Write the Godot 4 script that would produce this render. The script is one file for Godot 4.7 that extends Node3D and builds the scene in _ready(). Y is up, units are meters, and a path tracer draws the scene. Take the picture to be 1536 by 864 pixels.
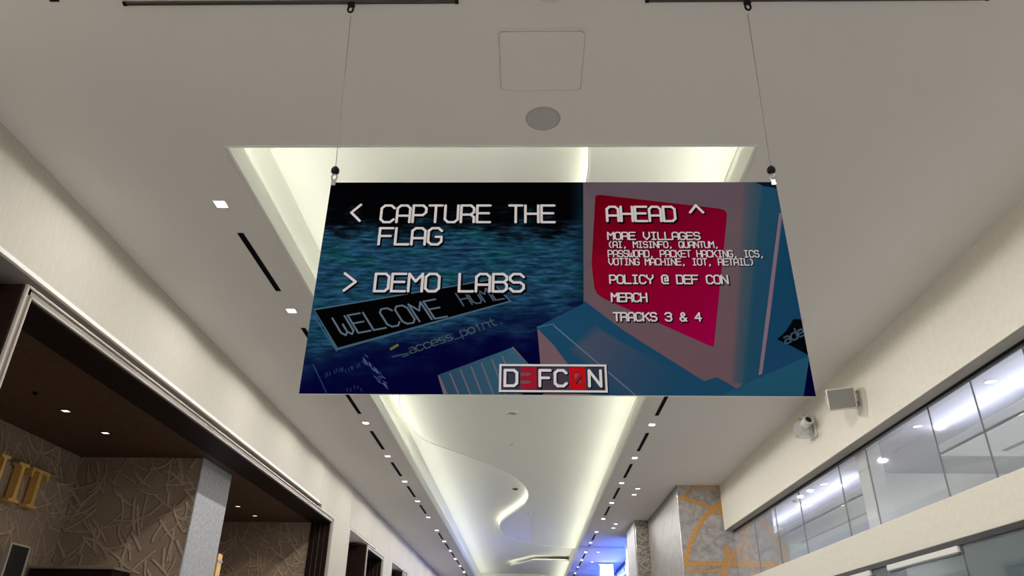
extends Node3D
# A wide indoor concourse seen looking up: hanging direction sign, coffered ceiling with a wavy cove,
# dark shopfront on one side, glazed clerestory on the other. y is up, metres, corridor runs along -z.

const CEIL := 5.2        # underside of the main ceiling
const XL := -3.98        # wall over the dark shopfront
const XR := 4.234        # wall over the clerestory
const ROW_L := -2.715    # row of square downlights over the shopfront
const ROW_R := 2.072     # row of square downlights over the clerestory
const PITCH := 2.178

var counts := {}
var M := {}

# ------------------------------------------------------------------ helpers

func numbered(n: String) -> String:
	var k: int = counts.get(n, -1) + 1
	counts[n] = k
	return n if k == 0 else "%s_%03d" % [n, k]

func tag(o: Node, label := "", category := "", group := "", kind := "") -> void:
	if label: o.set_meta("label", label)
	if category: o.set_meta("category", category)
	if group: o.set_meta("group", group)
	if kind: o.set_meta("kind", kind)

func thing(called: String, label: String, category: String, at := Vector3.ZERO, group := "") -> Node3D:
	var o := Node3D.new()
	o.name = numbered(called)
	add_child(o)
	o.position = at
	tag(o, label, category, group)
	return o

func setting(called: String, label: String) -> Node3D:
	var o := Node3D.new()
	o.name = called
	add_child(o)
	tag(o, label, "structure", "", "structure")
	return o

func stool() -> SurfaceTool:
	var st := SurfaceTool.new()
	st.begin(Mesh.PRIMITIVE_TRIANGLES)
	return st

func part(called: String, st: SurfaceTool, m: Material, parent: Node) -> MeshInstance3D:
	return put(called, st.commit(), m, parent)

func put(called: String, mesh: Mesh, m: Material, parent: Node) -> MeshInstance3D:
	var o := MeshInstance3D.new()
	o.name = called
	o.mesh = mesh
	o.material_override = m
	o.cast_shadow = GeometryInstance3D.SHADOW_CASTING_SETTING_ON
	parent.add_child(o, true)
	return o

func tri(st: SurfaceTool, a: Vector3, b: Vector3, c: Vector3, n: Vector3) -> void:
	var order := [a, b, c]
	if (b - a).cross(c - a).dot(n) > 0.0:
		order = [a, c, b]
	for p: Vector3 in order:
		st.set_normal(n)
		st.set_uv(Vector2(p.x, p.z))
		st.add_vertex(p)

func quad(st: SurfaceTool, a: Vector3, b: Vector3, c: Vector3, d: Vector3, n: Vector3) -> void:
	tri(st, a, b, c, n)
	tri(st, a, c, d, n)

# a box from corner to corner with chamfered edges
func bx(st: SurfaceTool, p: Vector3, q: Vector3, bevel := 0.0) -> void:
	var lo := Vector3(minf(p.x, q.x), minf(p.y, q.y), minf(p.z, q.z))
	var hi := Vector3(maxf(p.x, q.x), maxf(p.y, q.y), maxf(p.z, q.z))
	var c := (lo + hi) * 0.5
	var h := (hi - lo) * 0.5
	var b := minf(bevel, minf(h.x, minf(h.y, h.z)) * 0.95)
	for ax in 3:
		var u := (ax + 1) % 3
		var v := (ax + 2) % 3
		for s in [-1.0, 1.0]:
			var pts := []
			for k in [[-1, -1], [1, -1], [1, 1], [-1, 1]]:
				var w := Vector3.ZERO
				w[ax] = s * h[ax]
				w[u] = k[0] * (h[u] - b)
				w[v] = k[1] * (h[v] - b)
				pts.append(c + w)
			var n := Vector3.ZERO
			n[ax] = s
			quad(st, pts[0], pts[1], pts[2], pts[3], n)
	if b <= 0.0:
		return
	for ax in 3:
		var u := (ax + 1) % 3
		var v := (ax + 2) % 3
		for su in [-1.0, 1.0]:
			for sv in [-1.0, 1.0]:
				var n := Vector3.ZERO
				n[u] = su
				n[v] = sv
				var pts := []
				for k in [[-1, 0], [1, 0], [1, 1], [-1, 1]]:
					var w := Vector3.ZERO
					w[ax] = k[0] * (h[ax] - b)
					w[u] = su * (h[u] - (b if k[1] == 1 else 0.0))
					w[v] = sv * (h[v] - (b if k[1] == 0 else 0.0))
					pts.append(c + w)
				quad(st, pts[0], pts[1], pts[2], pts[3], n.normalized())
	for sx in [-1.0, 1.0]:
		for sy in [-1.0, 1.0]:
			for sz in [-1.0, 1.0]:
				var s := Vector3(sx, sy, sz)
				tri(st, c + s * Vector3(h.x, h.y - b, h.z - b), c + s * Vector3(h.x - b, h.y, h.z - b), c + s * Vector3(h.x - b, h.y - b, h.z), s.normalized())

func boxpart(called: String, p: Vector3, q: Vector3, m: Material, parent: Node, bevel := 0.0) -> MeshInstance3D:
	var st := stool()
	bx(st, p, q, bevel)
	return part(called, st, m, parent)

# profile points (radius, height) turned about y
func lathe(st: SurfaceTool, prof: Array, at := Vector3.ZERO, seg := 28, basis := Basis.IDENTITY) -> void:
	for i in prof.size() - 1:
		var a: Vector2 = prof[i]
		var b: Vector2 = prof[i + 1]
		var e := b - a
		var n2 := Vector2(e.y, -e.x).normalized()
		for k in seg:
			var t0 := TAU * k / seg
			var t1 := TAU * (k + 1) / seg
			var f := func(p: Vector2, t: float) -> Vector3: return at + basis * Vector3(p.x * cos(t), p.y, p.x * sin(t))
			var tm := (t0 + t1) * 0.5
			var n := basis * Vector3(n2.x * cos(tm), n2.y, n2.x * sin(tm))
			quad(st, f.call(a, t0), f.call(b, t0), f.call(b, t1), f.call(a, t1), n)

func tube(st: SurfaceTool, pts: Array, r: float, seg := 8) -> void:
	for i in pts.size() - 1:
		var a: Vector3 = pts[i]
		var b: Vector3 = pts[i + 1]
		var d := (b - a).normalized()
		var s := d.cross(Vector3.RIGHT if absf(d.x) < 0.8 else Vector3.UP).normalized()
		var t := d.cross(s)
		for k in seg:
			var n0 := s * cos(TAU * k / seg) + t * sin(TAU * k / seg)
			var n1 := s * cos(TAU * (k + 1) / seg) + t * sin(TAU * (k + 1) / seg)
			quad(st, a + n0 * r, b + n0 * r, b + n1 * r, a + n1 * r, (n0 + n1).normalized())

# a slab outline (x, z) with thickness, smooth upright edges
func slab(st: SurfaceTool, outline: PackedVector2Array, y0: float, y1: float) -> void:
	var idx := Geometry2D.triangulate_polygon(outline)
	for k in range(0, idx.size(), 3):
		var a := outline[idx[k]]
		var b := outline[idx[k + 1]]
		var c := outline[idx[k + 2]]
		tri(st, Vector3(a.x, y0, a.y), Vector3(b.x, y0, b.y), Vector3(c.x, y0, c.y), Vector3.DOWN)
		tri(st, Vector3(a.x, y1, a.y), Vector3(b.x, y1, b.y), Vector3(c.x, y1, c.y), Vector3.UP)
	var turn := 1.0 if Geometry2D.is_polygon_clockwise(outline) else -1.0
	for k in outline.size():
		var a := outline[k]
		var b := outline[(k + 1) % outline.size()]
		var e := (b - a).normalized()
		var n := Vector3(-e.y, 0, e.x) * turn
		quad(st, Vector3(a.x, y0, a.y), Vector3(b.x, y0, b.y), Vector3(b.x, y1, b.y), Vector3(a.x, y1, a.y), n)

func rounded(cx: float, cz: float, w: float, d: float, r: float) -> PackedVector2Array:
	var out := PackedVector2Array()
	for q in 4:
		var sx := [1, -1, -1, 1][q] as int
		var sz := [1, 1, -1, -1][q] as int
		for k in 5:
			var t := PI * 0.5 * (q + k / 4.0)
			out.append(Vector2(cx + sx * (w * 0.5 - r) + r * cos(t), cz + sz * (d * 0.5 - r) + r * sin(t)))
	return out

func spline(pts: Array, per: int) -> PackedVector2Array:
	var out := PackedVector2Array()
	for i in pts.size() - 1:
		var p0: Vector2 = pts[maxi(i - 1, 0)]
		var p1: Vector2 = pts[i]
		var p2: Vector2 = pts[i + 1]
		var p3: Vector2 = pts[mini(i + 2, pts.size() - 1)]
		for k in per:
			out.append(p1.cubic_interpolate(p2, p0, p3, float(k) / per))
	out.append(pts[-1])
	return out

# ------------------------------------------------------------------ materials

func mat(c: Color, rough := 0.8, metal := 0.0) -> StandardMaterial3D:
	var m := StandardMaterial3D.new()
	m.albedo_color = c
	m.roughness = rough
	m.metallic = metal
	return m

func noise_tex(seed_: int, freq: float, a: Color, b: Color, size := 512, stretch := Vector2.ONE, octaves := 4) -> ImageTexture:
	var n := FastNoiseLite.new()
	n.seed = seed_
	n.frequency = freq
	n.fractal_octaves = octaves
	var im := Image.create(size, size, false, Image.FORMAT_RGB8)
	for y in size:
		for x in size:
			# blend across the border so that the tile repeats
			var u := float(x) / size
			var w := smoothstep(0.8, 1.0, u)
			var v0 := n.get_noise_2d(x * stretch.x, y * stretch.y)
			if w > 0.0:
				v0 = lerpf(v0, n.get_noise_2d((x - size) * stretch.x, y * stretch.y), w)
			im.set_pixel(x, y, a.lerp(b, clampf(v0 * 0.9 + 0.5, 0, 1)))
	return ImageTexture.create_from_image(im)

func textured(m: StandardMaterial3D, t: Texture2D, scale: Vector3) -> StandardMaterial3D:
	m.albedo_texture = t
	m.uv1_triplanar = true
	m.uv1_world_triplanar = true
	m.uv1_scale = scale
	return m

func relief(m: StandardMaterial3D, t: Texture2D, scale: Vector3, cm: float) -> StandardMaterial3D:
	m.heightmap_enabled = true
	m.heightmap_texture = t
	m.heightmap_scale = cm
	m.uv1_triplanar = true
	m.uv1_world_triplanar = true
	m.uv1_scale = scale
	return m

func glow(c: Color, e: float) -> StandardMaterial3D:
	var m := mat(Color(0.9, 0.9, 0.9), 0.5)
	m.emission_enabled = true
	m.emission = c
	m.emission_energy_multiplier = e
	return m

func pane(c: Color, alpha: float) -> StandardMaterial3D:
	var m := mat(Color(c.r, c.g, c.b, alpha), 0.03)
	m.transparency = BaseMaterial3D.TRANSPARENCY_ALPHA
	return m

# embossed wallpaper: short branching ribs pressed into the paper
func wallpaper_tex() -> Array:
	var s := 512
	var rng := RandomNumberGenerator.new()
	rng.seed = 77
	var hgt := PackedFloat32Array()
	hgt.resize(s * s)
	for i in 85:
		var p := Vector2(rng.randf() * s, rng.randf() * s)
		var ang: float = [0.12, 1.0, 1.5, 2.2, -0.6, 0.8][rng.randi() % 6] + rng.randfn() * 0.12
		var bend := rng.randfn() * 0.012
		var n := 22 + rng.randi() % 26
		var r := 6 + rng.randi() % 4
		for k in n:
			ang += bend
			p += Vector2(cos(ang), sin(ang)) * 3.0
			for dy in range(-r, r + 1):
				for dx in range(-r, r + 1):
					var d2 := float(dx * dx + dy * dy)
					if d2 > r * r: continue
					var at := posmod(int(p.y) + dy, s) * s + posmod(int(p.x) + dx, s)
					hgt[at] = maxf(hgt[at], 1.0 - sqrt(d2) / r)
	var im := Image.create(s, s, false, Image.FORMAT_RGB8)
	var im2 := Image.create(s, s, false, Image.FORMAT_RGB8)
	var fn := FastNoiseLite.new()
	fn.seed = 5
	fn.frequency = 0.08
	for y in s:
		for x in s:
			var h := smoothstep(0.0, 0.65, hgt[y * s + x])
			im.set_pixel(x, y, Color(h, h, h))
			var c := Color(0.58, 0.50, 0.43).lerp(Color(0.72, 0.63, 0.54), h * 0.7)
			c = c * (1.0 + 0.12 * fn.get_noise_2d(x, y))
			im2.set_pixel(x, y, Color(c.r, c.g, c.b))
	return [ImageTexture.create_from_image(im2), ImageTexture.create_from_image(im)]

func marble_tex(seed_: int, base: Color, vein: Color, sharp: float) -> ImageTexture:
	var s := 512
	var n := FastNoiseLite.new()
	n.seed = seed_
	n.frequency = 0.006
	n.fractal_octaves = 5
	n.domain_warp_enabled = true
	n.domain_warp_amplitude = 60.0
	n.domain_warp_frequency = 0.008
	var im := Image.create(s, s, false, Image.FORMAT_RGB8)
	for y in s:
		for x in s:
			var v := 1.0 - absf(n.get_noise_2d(x, y * 1.4)) * 2.6
			v = pow(clampf(v, 0, 1), sharp)
			var w := n.get_noise_2d(x * 3.0 + 900, y * 3.0) * 0.10
			var c := base.lerp(vein, v)
			im.set_pixel(x, y, Color(clampf(c.r + w, 0, 1), clampf(c.g + w, 0, 1), clampf(c.b + w, 0, 1)))
	return ImageTexture.create_from_image(im)

func make_materials() -> void:
	var fine := noise_tex(3, 0.35, Color(0.42, 0.42, 0.42), Color(0.6, 0.6, 0.6), 256)
	M.ceiling = relief(mat(Color(0.885, 0.865, 0.845), 0.92), fine, Vector3.ONE * 2.0, 0.03)
	M.cove = mat(Color(0.93, 0.93, 0.90), 0.9)
	var streak := noise_tex(8, 0.12, Color(0.765, 0.745, 0.69), Color(0.825, 0.805, 0.755), 512, Vector2(1.0, 0.04))
	M.wallcover = textured(mat(Color.WHITE, 0.85), streak, Vector3(2.2, 1.1, 2.2))
	M.cream = textured(mat(Color.WHITE, 0.85), noise_tex(9, 0.05, Color(0.925, 0.905, 0.845), Color(0.945, 0.925, 0.87), 256), Vector3.ONE * 0.8)
	M.edge = mat(Color(0.95, 0.945, 0.92), 0.5)
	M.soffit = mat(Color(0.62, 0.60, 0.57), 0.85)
	M.taupe = mat(Color(0.50, 0.465, 0.43), 0.5, 0.2)
	M.taupe_lip = mat(Color(0.70, 0.665, 0.62), 0.45, 0.2)
	var grain := noise_tex(21, 0.03, Color(0.13, 0.075, 0.045), Color(0.235, 0.14, 0.085), 512, Vector2(0.25, 2.2))
	M.dark_wood = textured(mat(Color(0.62, 0.5, 0.45), 0.6), grain, Vector3.ONE * 0.8)
	M.dark_wood.metallic_specular = 0.3
	M.wood_ceiling = textured(mat(Color.WHITE, 0.5), noise_tex(22, 0.03, Color(0.22, 0.135, 0.085), Color(0.36, 0.23, 0.145), 512, Vector2(1.0, 1.6)), Vector3.ONE * 0.6)
	var wp := wallpaper_tex()
	M.wallpaper = relief(textured(mat(Color.WHITE, 0.6), wp[0], Vector3.ONE * 0.62), wp[1], Vector3.ONE * 0.62, 1.3)
	M.grey_panel = textured(mat(Color.WHITE, 0.6), noise_tex(31, 0.06, Color(0.62, 0.62, 0.63), Color(0.72, 0.72, 0.73), 256), Vector3.ONE * 0.9)
	M.gold = mat(Color(0.90, 0.72, 0.40), 0.4, 0.35)
	M.black = mat(Color(0.035, 0.033, 0.032), 0.6)
	M.black_metal = mat(Color(0.06, 0.06, 0.06), 0.35, 0.6)
	M.track = mat(Color(0.30, 0.285, 0.27), 0.4, 0.5)
	M.steel = mat(Color(0.72, 0.72, 0.72), 0.25, 0.9)
	M.wire = mat(Color(0.55, 0.54, 0.53), 0.4, 0.5)
	M.white_plastic = mat(Color(0.86, 0.85, 0.83), 0.45)
	M.grey_plastic = mat(Color(0.66, 0.65, 0.63), 0.5)
	M.grille = textured(mat(Color.WHITE, 0.7), noise_tex(40, 0.9, Color(0.66, 0.645, 0.64), Color(0.78, 0.76, 0.755), 128), Vector3.ONE * 6.0)
	M.speaker_cloth = textured(mat(Color.WHITE, 0.8), noise_tex(41, 0.9, Color(0.50, 0.49, 0.475), Color(0.62, 0.61, 0.59), 128), Vector3.ONE * 5.0)
	M.lens = glow(Color(1.0, 0.985, 0.95), 6.0)
	M.shop_lens = glow(Color(0.95, 0.97, 1.0), 5.0)
	M.store_lens = glow(Color(1.0, 0.95, 0.88), 1.4)
	M.strip = glow(Color(1.0, 0.985, 0.86), 2.0)
	M.shop_strip = glow(Color(0.92, 0.94, 1.0), 3.0)
	M.marble_gold = textured(mat(Color.WHITE, 0.25), marble_tex(51, Color(0.70, 0.68, 0.67), Color(0.63, 0.61, 0.605), 2.5), Vector3.ONE * 0.55)
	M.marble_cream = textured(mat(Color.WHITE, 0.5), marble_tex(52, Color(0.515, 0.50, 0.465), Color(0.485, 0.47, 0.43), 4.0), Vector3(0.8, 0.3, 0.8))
	M.marble_grey = textured(mat(Color.WHITE, 0.25), marble_tex(53, Color(0.62, 0.59, 0.54), Color(0.36, 0.34, 0.31), 3.0), Vector3.ONE * 1.3)
	M.inlay = textured(mat(Color(0.98, 0.92, 0.86), 0.35, 0.25), noise_tex(55, 0.08, Color(0.80, 0.62, 0.36), Color(0.90, 0.75, 0.52), 128), Vector3.ONE * 2.0)
	M.floor = textured(mat(Color.WHITE, 0.45), marble_tex(60, Color(0.74, 0.735, 0.73), Color(0.66, 0.655, 0.65), 3.0), Vector3.ONE * 0.3)
	M.shop_wall = mat(Color(0.86, 0.87, 0.86), 0.85)
	M.shop_ceiling = mat(Color(0.74, 0.735, 0.775), 0.8)
	M.glass = pane(Color(0.93, 0.95, 0.97), 0.10)
	M.glass_low = pane(Color(0.36, 0.43, 0.44), 0.62)
	M.seal = mat(Color(0.42, 0.43, 0.43), 0.5)
	M.blue = glow(Color(0.16, 0.42, 1.0), 0.8)
	M.white_box = glow(Color(1.0, 1.0, 1.0), 1.6)
	M.blue_wall = mat(Color(0.30, 0.42, 0.62), 0.7)
	M.blue_carpet = textured(mat(Color.WHITE, 0.95), noise_tex(70, 0.3, Color(0.08, 0.10, 0.17), Color(0.13, 0.16, 0.25), 128), Vector3.ONE * 2.0)

# ------------------------------------------------------------------ lights

func spot(parent: Node3D, at: Vector3, energy: float, c: Color, half := 60.0, soft := 0.9, size := 0.05) -> void:
	var l := SpotLight3D.new()
	l.name = "lamp"
	l.light_energy = energy
	l.light_color = c
	l.spot_angle = half
	l.spot_angle_attenuation = soft
	l.spot_range = 30.0
	l.spot_attenuation = 2.0
	l.light_size = size
	l.shadow_enabled = true
	parent.add_child(l, true)
	l.position = at
	l.rotation_degrees.x = -90.0

# a strip of light lying along from a to b, shining towards `face`
func strip_light(parent: Node3D, a: Vector3, b: Vector3, width: float, face: Vector3, watt_per_m: float, c: Color) -> void:
	var l := AreaLight3D.new()
	l.name = "lamp"
	var d := (b - a)
	l.area_size = Vector2(d.length(), width)
	l.area_normalize_energy = true
	l.light_energy = watt_per_m * d.length()
	l.light_color = c
	l.area_range = 40.0
	l.area_attenuation = 2.0
	l.shadow_enabled = true
	parent.add_child(l, true)
	var x := d.normalized()
	var z := -face.normalized()
	var y := z.cross(x).normalized()
	l.transform = Transform3D(Basis(x, y, z), (a + b) * 0.5)

# ------------------------------------------------------------------ _ready

const DOWN_E := 2.2
const COVE_E := 0.30
const COVE_R := 0.34
const COVE_N := 0.55
const WAVE_E := 0.10
const SHOP_E := 0.6

func _ready() -> void:
	# camera
	var cam := Camera3D.new()
	cam.name = "camera"
	cam.fov = 43.07
	cam.near = 0.05
	cam.far = 200.0
	cam.rotation_order = EULER_ORDER_YXZ
	add_child(cam)
	cam.position = Vector3(0, 1.6, 0)
	cam.rotation_degrees = Vector3(27.397, 1.392, 0.771)
	cam.current = true
	# environment: an enclosed interior, no sky reaches it
	var we := WorldEnvironment.new()
	we.name = "environment"
	var env := Environment.new()
	env.background_mode = Environment.BG_COLOR
	env.background_color = Color.BLACK
	env.tonemap_mode = Environment.TONE_MAPPER_LINEAR
	env.tonemap_exposure = 1.0
	env.sdfgi_enabled = true
	env.ssao_enabled = true
	env.ssil_enabled = true
	we.environment = env
	add_child(we)

	make_materials()
	build_shell()
	build_tray()
	build_left_wall()
	build_right_wall()
	build_far_end()
	build_downlights()
	build_sign()
	build_ceiling_fittings()
	build_wall_fittings()

# ------------------------------------------------------------------ shell and ceiling

func row_z(k: int) -> float:
	return -5.342 - PITCH * k

func slot_rows() -> Array:
	var out := []
	for k in range(-3, 14):
		if k == 7: continue
		if k == -1: continue
		var c := (row_z(k) + row_z(k + 1)) * 0.5
		out.append([c + 0.605, c - 0.605])
	return out

func build_shell() -> void:
	var fl := setting("floor", "pale polished stone concourse floor")
	boxpart("stone_floor", Vector3(-9.5, -0.2, 8.2), Vector3(9.5, 0, -45.2), M.floor, fl)
	boxpart("carpet", Vector3(0.4, 0, -21.5), Vector3(3.7, 0.012, -45.0), M.blue_carpet, fl)
	var back := setting("wall_back", "plain cream wall closing the concourse")
	boxpart("wall_surface", Vector3(-9.5, 0, 8.0), Vector3(9.5, 6.4, 8.2), M.cream, back)
	var far := setting("wall_far", "plain pale wall at the end of the concourse")
	boxpart("wall_surface", Vector3(-9.5, 0, -45.0), Vector3(9.5, 6.4, -45.2), M.cream, far)

	# main ceiling: a board with real openings for the tray, slots and downlights
	var ce := setting("ceiling", "flat painted plasterboard ceiling with a long raised coffer")
	var holes := [Rect2(-2.39, -42.0, 1.785 + 2.39, 42.0 - 4.524)]
	for row: float in [ROW_L, ROW_R]:
		for s: Array in slot_rows():
			holes.append(Rect2(row - 0.032, s[1], 0.064, s[0] - s[1]))
	for p: Vector3 in downlight_spots():
		holes.append(Rect2(p.x - 0.05, p.z - 0.05, 0.1, 0.1))
	holes.append(Rect2(-2.915 - 0.032, -3.13, 0.064, 1.21))
	var xs := [-4.8, 4.5]
	var zs := [8.0, -45.0]
	for h: Rect2 in holes:
		for v in [h.position.x, h.end.x]:
			if not xs.has(v): xs.append(v)
		for v in [h.position.y, h.end.y]:
			if not zs.has(v): zs.append(v)
	xs.sort()
	zs.sort()
	var st := stool()
	var t := 0.07
	var is_hole := func(i: int, j: int) -> bool:
		if i < 0 or j < 0 or i >= xs.size() - 1 or j >= zs.size() - 1: return false
		var c := Vector2((xs[i] + xs[i + 1]) * 0.5, (zs[j] + zs[j + 1]) * 0.5)
		for h: Rect2 in holes:
			if h.has_point(c): return true
		return false
	for i in xs.size() - 1:
		if xs[i + 1] - xs[i] < 1e-5: continue
		var run := -1
		for j in zs.size():
			var solid: bool = j < zs.size() - 1 and not is_hole.call(i, j)
			if solid and run < 0: run = j
			if not solid and run >= 0:
				for y: float in [CEIL, CEIL + t]:
					quad(st, Vector3(xs[i], y, zs[run]), Vector3(xs[i + 1], y, zs[run]), Vector3(xs[i + 1], y, zs[j]), Vector3(xs[i], y, zs[j]), Vector3.DOWN if y == CEIL else Vector3.UP)
				run = -1
	for h: Rect2 in holes.slice(1):
		var a := h.position
		var b := h.end
		quad(st, Vector3(a.x, CEIL, a.y), Vector3(a.x, CEIL, b.y), Vector3(a.x, CEIL + t, b.y), Vector3(a.x, CEIL + t, a.y), Vector3.RIGHT)
		quad(st, Vector3(b.x, CEIL, a.y), Vector3(b.x, CEIL, b.y), Vector3(b.x, CEIL + t, b.y), Vector3(b.x, CEIL + t, a.y), Vector3.LEFT)
		quad(st, Vector3(a.x, CEIL, a.y), Vector3(b.x, CEIL, a.y), Vector3(b.x, CEIL + t, a.y), Vector3(a.x, CEIL + t, a.y), Vector3.BACK)
		quad(st, Vector3(a.x, CEIL, b.y), Vector3(b.x, CEIL, b.y), Vector3(b.x, CEIL + t, b.y), Vector3(a.x, CEIL + t, b.y), Vector3.FORWARD)
	part("ceiling_board", st, M.ceiling, ce)
	# structural deck above everything
	boxpart("deck", Vector3(-9.5, 6.4, 8.2), Vector3(9.5, 6.6, -45.2), M.soffit, ce)

func wave_points() -> PackedVector2Array:
	return spline([Vector2(0.471, -4.41), Vector2(0.558, -5.33), Vector2(0.570, -5.91), Vector2(0.430, -7.17), Vector2(-0.051, -8.50), Vector2(-0.922, -9.83), Vector2(-1.793, -10.96), Vector2(-2.254, -12.19), Vector2(-2.356, -13.52), Vector2(-2.223, -14.85),
		Vector2(-1.854, -15.57), Vector2(-1.414, -16.23), Vector2(-0.732, -17.45), Vector2(-0.348, -18.34), Vector2(-0.069, -19.38), Vector2(0.038, -20.46), Vector2(-0.037, -21.67), Vector2(-0.323, -22.91), Vector2(-0.772, -24.42), Vector2(-0.927, -25.81), Vector2(-0.809, -27.38), Vector2(-0.393, -28.60), Vector2(0.392, -29.55), Vector2(1.024, -30.01), Vector2(1.900, -30.58)], 6)

func wave_points_far() -> PackedVector2Array:
	return spline([Vector2(1.9, -34.6), Vector2(0.9, -34.5), Vector2(0.25, -34.6), Vector2(0.07, -35.0), Vector2(-0.35, -35.8), Vector2(-0.77, -36.7), Vector2(-0.56, -38.1), Vector2(0.31, -39.5), Vector2(1.9, -40.9)], 6)

func build_tray() -> void:
	var ce := get_node("ceiling")
	var z0 := -4.554
	var z1 := -42.0
	var top := 6.03
	# fascias with a small lip, troughs and back walls
	for s in [[-2.36, -1.0], [1.755, 1.0]]:
		var x: float = s[0]
		var d: float = s[1]
		var st := stool()
		bx(st, Vector3(x, CEIL - 0.002, z0), Vector3(x + d * 0.029, CEIL + 0.2, z1), 0.003)
		bx(st, Vector3(x + d * 0.03, CEIL + 0.15, z0), Vector3(x + d * 0.149, CEIL + 0.175, z1))
		part("cove_fascia", st, M.cove, ce)
		boxpart("coffer_side", Vector3(x + d * 0.15, CEIL + 0.07, z0 + 0.25), Vector3(x + d * 0.25, top + 0.1, z1 - 0.1), M.cove, ce)
	boxpart("coffer_end", Vector3(-2.51, CEIL + 0.07, z0 + 0.15), Vector3(1.905, top + 0.1, z0 + 0.25), M.cove, ce)
	boxpart("cove_fascia", Vector3(-2.388, CEIL - 0.003, z0 + 0.029), Vector3(1.783, CEIL + 0.2, z0), M.cove, ce, 0.003)
	boxpart("trough_floor", Vector3(-2.505, CEIL + 0.15, z0 + 0.149), Vector3(1.9, CEIL + 0.175, z0 + 0.03), M.cove, ce)
	boxpart("coffer_end", Vector3(-2.51, CEIL + 0.07, z1), Vector3(1.905, top + 0.1, z1 - 0.1), M.cove, ce)
	boxpart("coffer_ceiling", Vector3(-2.51, top, z0 + 0.15), Vector3(1.905, top + 0.1, z1), M.cove, ce)
	# the wavy dropped panels
	var w := wave_points()
	var o := w.duplicate()
	o.append(Vector2(1.9, -4.41))
	var st2 := stool()
	slab(st2, o, 5.80, 5.86)
	part("wave_panel", st2, M.cove, ce)
	var bead := []
	for v in w: bead.append(Vector3(v.x, 5.801, v.y))
	var stb := stool()
	tube(stb, bead, 0.013, 6)
	part("edge_bead", stb, M.edge, ce)
	var w2 := wave_points_far()
	var o2 := w2.duplicate()
	var st3 := stool()
	slab(st3, o2, 5.80, 5.86)
	part("wave_panel", st3, M.cove, ce)

	# linear lamps hidden in the troughs
	var cc := Color(0.99, 1.0, 0.945)
	for s in [[-2.45, "the dark shopfront"], [1.845, "the glass clerestory"]]:
		var t := thing("cove_lamp", "long warm white strip lamp lying in the cove trough toward " + s[1], "light", Vector3(s[0], 5.376, 0), "")
		boxpart("channel", Vector3(-0.025, 0, -41.95), Vector3(0.025, 0.012, -4.6), M.white_plastic, t)
		boxpart("diffuser", Vector3(-0.018, 0.012, -41.95), Vector3(0.018, 0.02, -4.6), M.strip, t)
		for k in 8:
			var a := -4.62 - k * 4.66
			strip_light(t, Vector3(0, 0.026, a), Vector3(0, 0.026, a - 4.6), 0.03, Vector3(0.9 if s[0] < 0 else -2.0, 1, 0), COVE_E if s[0] < 0 else COVE_R, cc)
	var ne := thing("cove_lamp", "short warm white strip lamp lying in the cove trough above the sign", "light", Vector3(0, 5.376, -4.48), "")
	boxpart("channel", Vector3(-2.3, 0, -0.025), Vector3(1.7, 0.012, 0.025), M.white_plastic, ne)
	boxpart("diffuser", Vector3(-2.3, 0.012, -0.018), Vector3(1.7, 0.02, 0.018), M.strip, ne)
	strip_light(ne, Vector3(-2.3, 0.024, 0), Vector3(1.7, 0.024, 0), 0.03, Vector3(0, 1, -0.8), COVE_N, cc)
	# strip lamps following the edge of each wave
	for set_ in [[w, o, "longer"], [w2, o2, "farther"]]:
		var pts: PackedVector2Array = set_[0]
		var t := thing("wave_lamp", "warm white strip lamp on top of the %s wavy ceiling panel's edge" % set_[2], "light", Vector3(0, 5.86, 0))
		var inner := PackedVector2Array()
		var stw := stool()
		for i in range(1, pts.size() - 1):
			var e := (pts[i + 1] - pts[i - 1]).normalized()
			var n := Vector2(-e.y, e.x)
			if not Geometry2D.is_point_in_polygon(pts[i] + n * 0.05, set_[1]): n = -n
			inner.append(pts[i] + n * 0.07)
		for i in inner.size() - 1:
			var e := (inner[i + 1] - inner[i]).normalized() * 0.015
			var v := Vector3(-e.y, 0, e.x)
			var pa := Vector3(inner[i].x, 0.018, inner[i].y)
			var pb := Vector3(inner[i + 1].x, 0.018, inner[i + 1].y)
			quad(stw, pa - v, pa + v, pb + v, pb - v, Vector3.UP)
			for sgn in [-1.0, 1.0]:
				quad(stw, pa + v * sgn, pb + v * sgn, pb + v * sgn - Vector3.UP * 0.018, pa + v * sgn - Vector3.UP * 0.018, v.normalized() * sgn)
			if i % 3 == 0 and i + 3 < inner.size() and inner[i].x > -2.42 and inner[i].x < 1.75 and inner[i].y > -41.0:
				var pc := Vector3(inner[i + 3].x, 0.018, inner[i + 3].y)
				strip_light(t, pa + Vector3.UP * 0.008, pc + Vector3.UP * 0.008, 0.03, Vector3.UP, WAVE_E * (1.0 if set_[2] == "longer" else 0.35), cc)
		part("diffuser", stw, M.strip, t)

# ------------------------------------------------------------------ dark shopfront side

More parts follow.
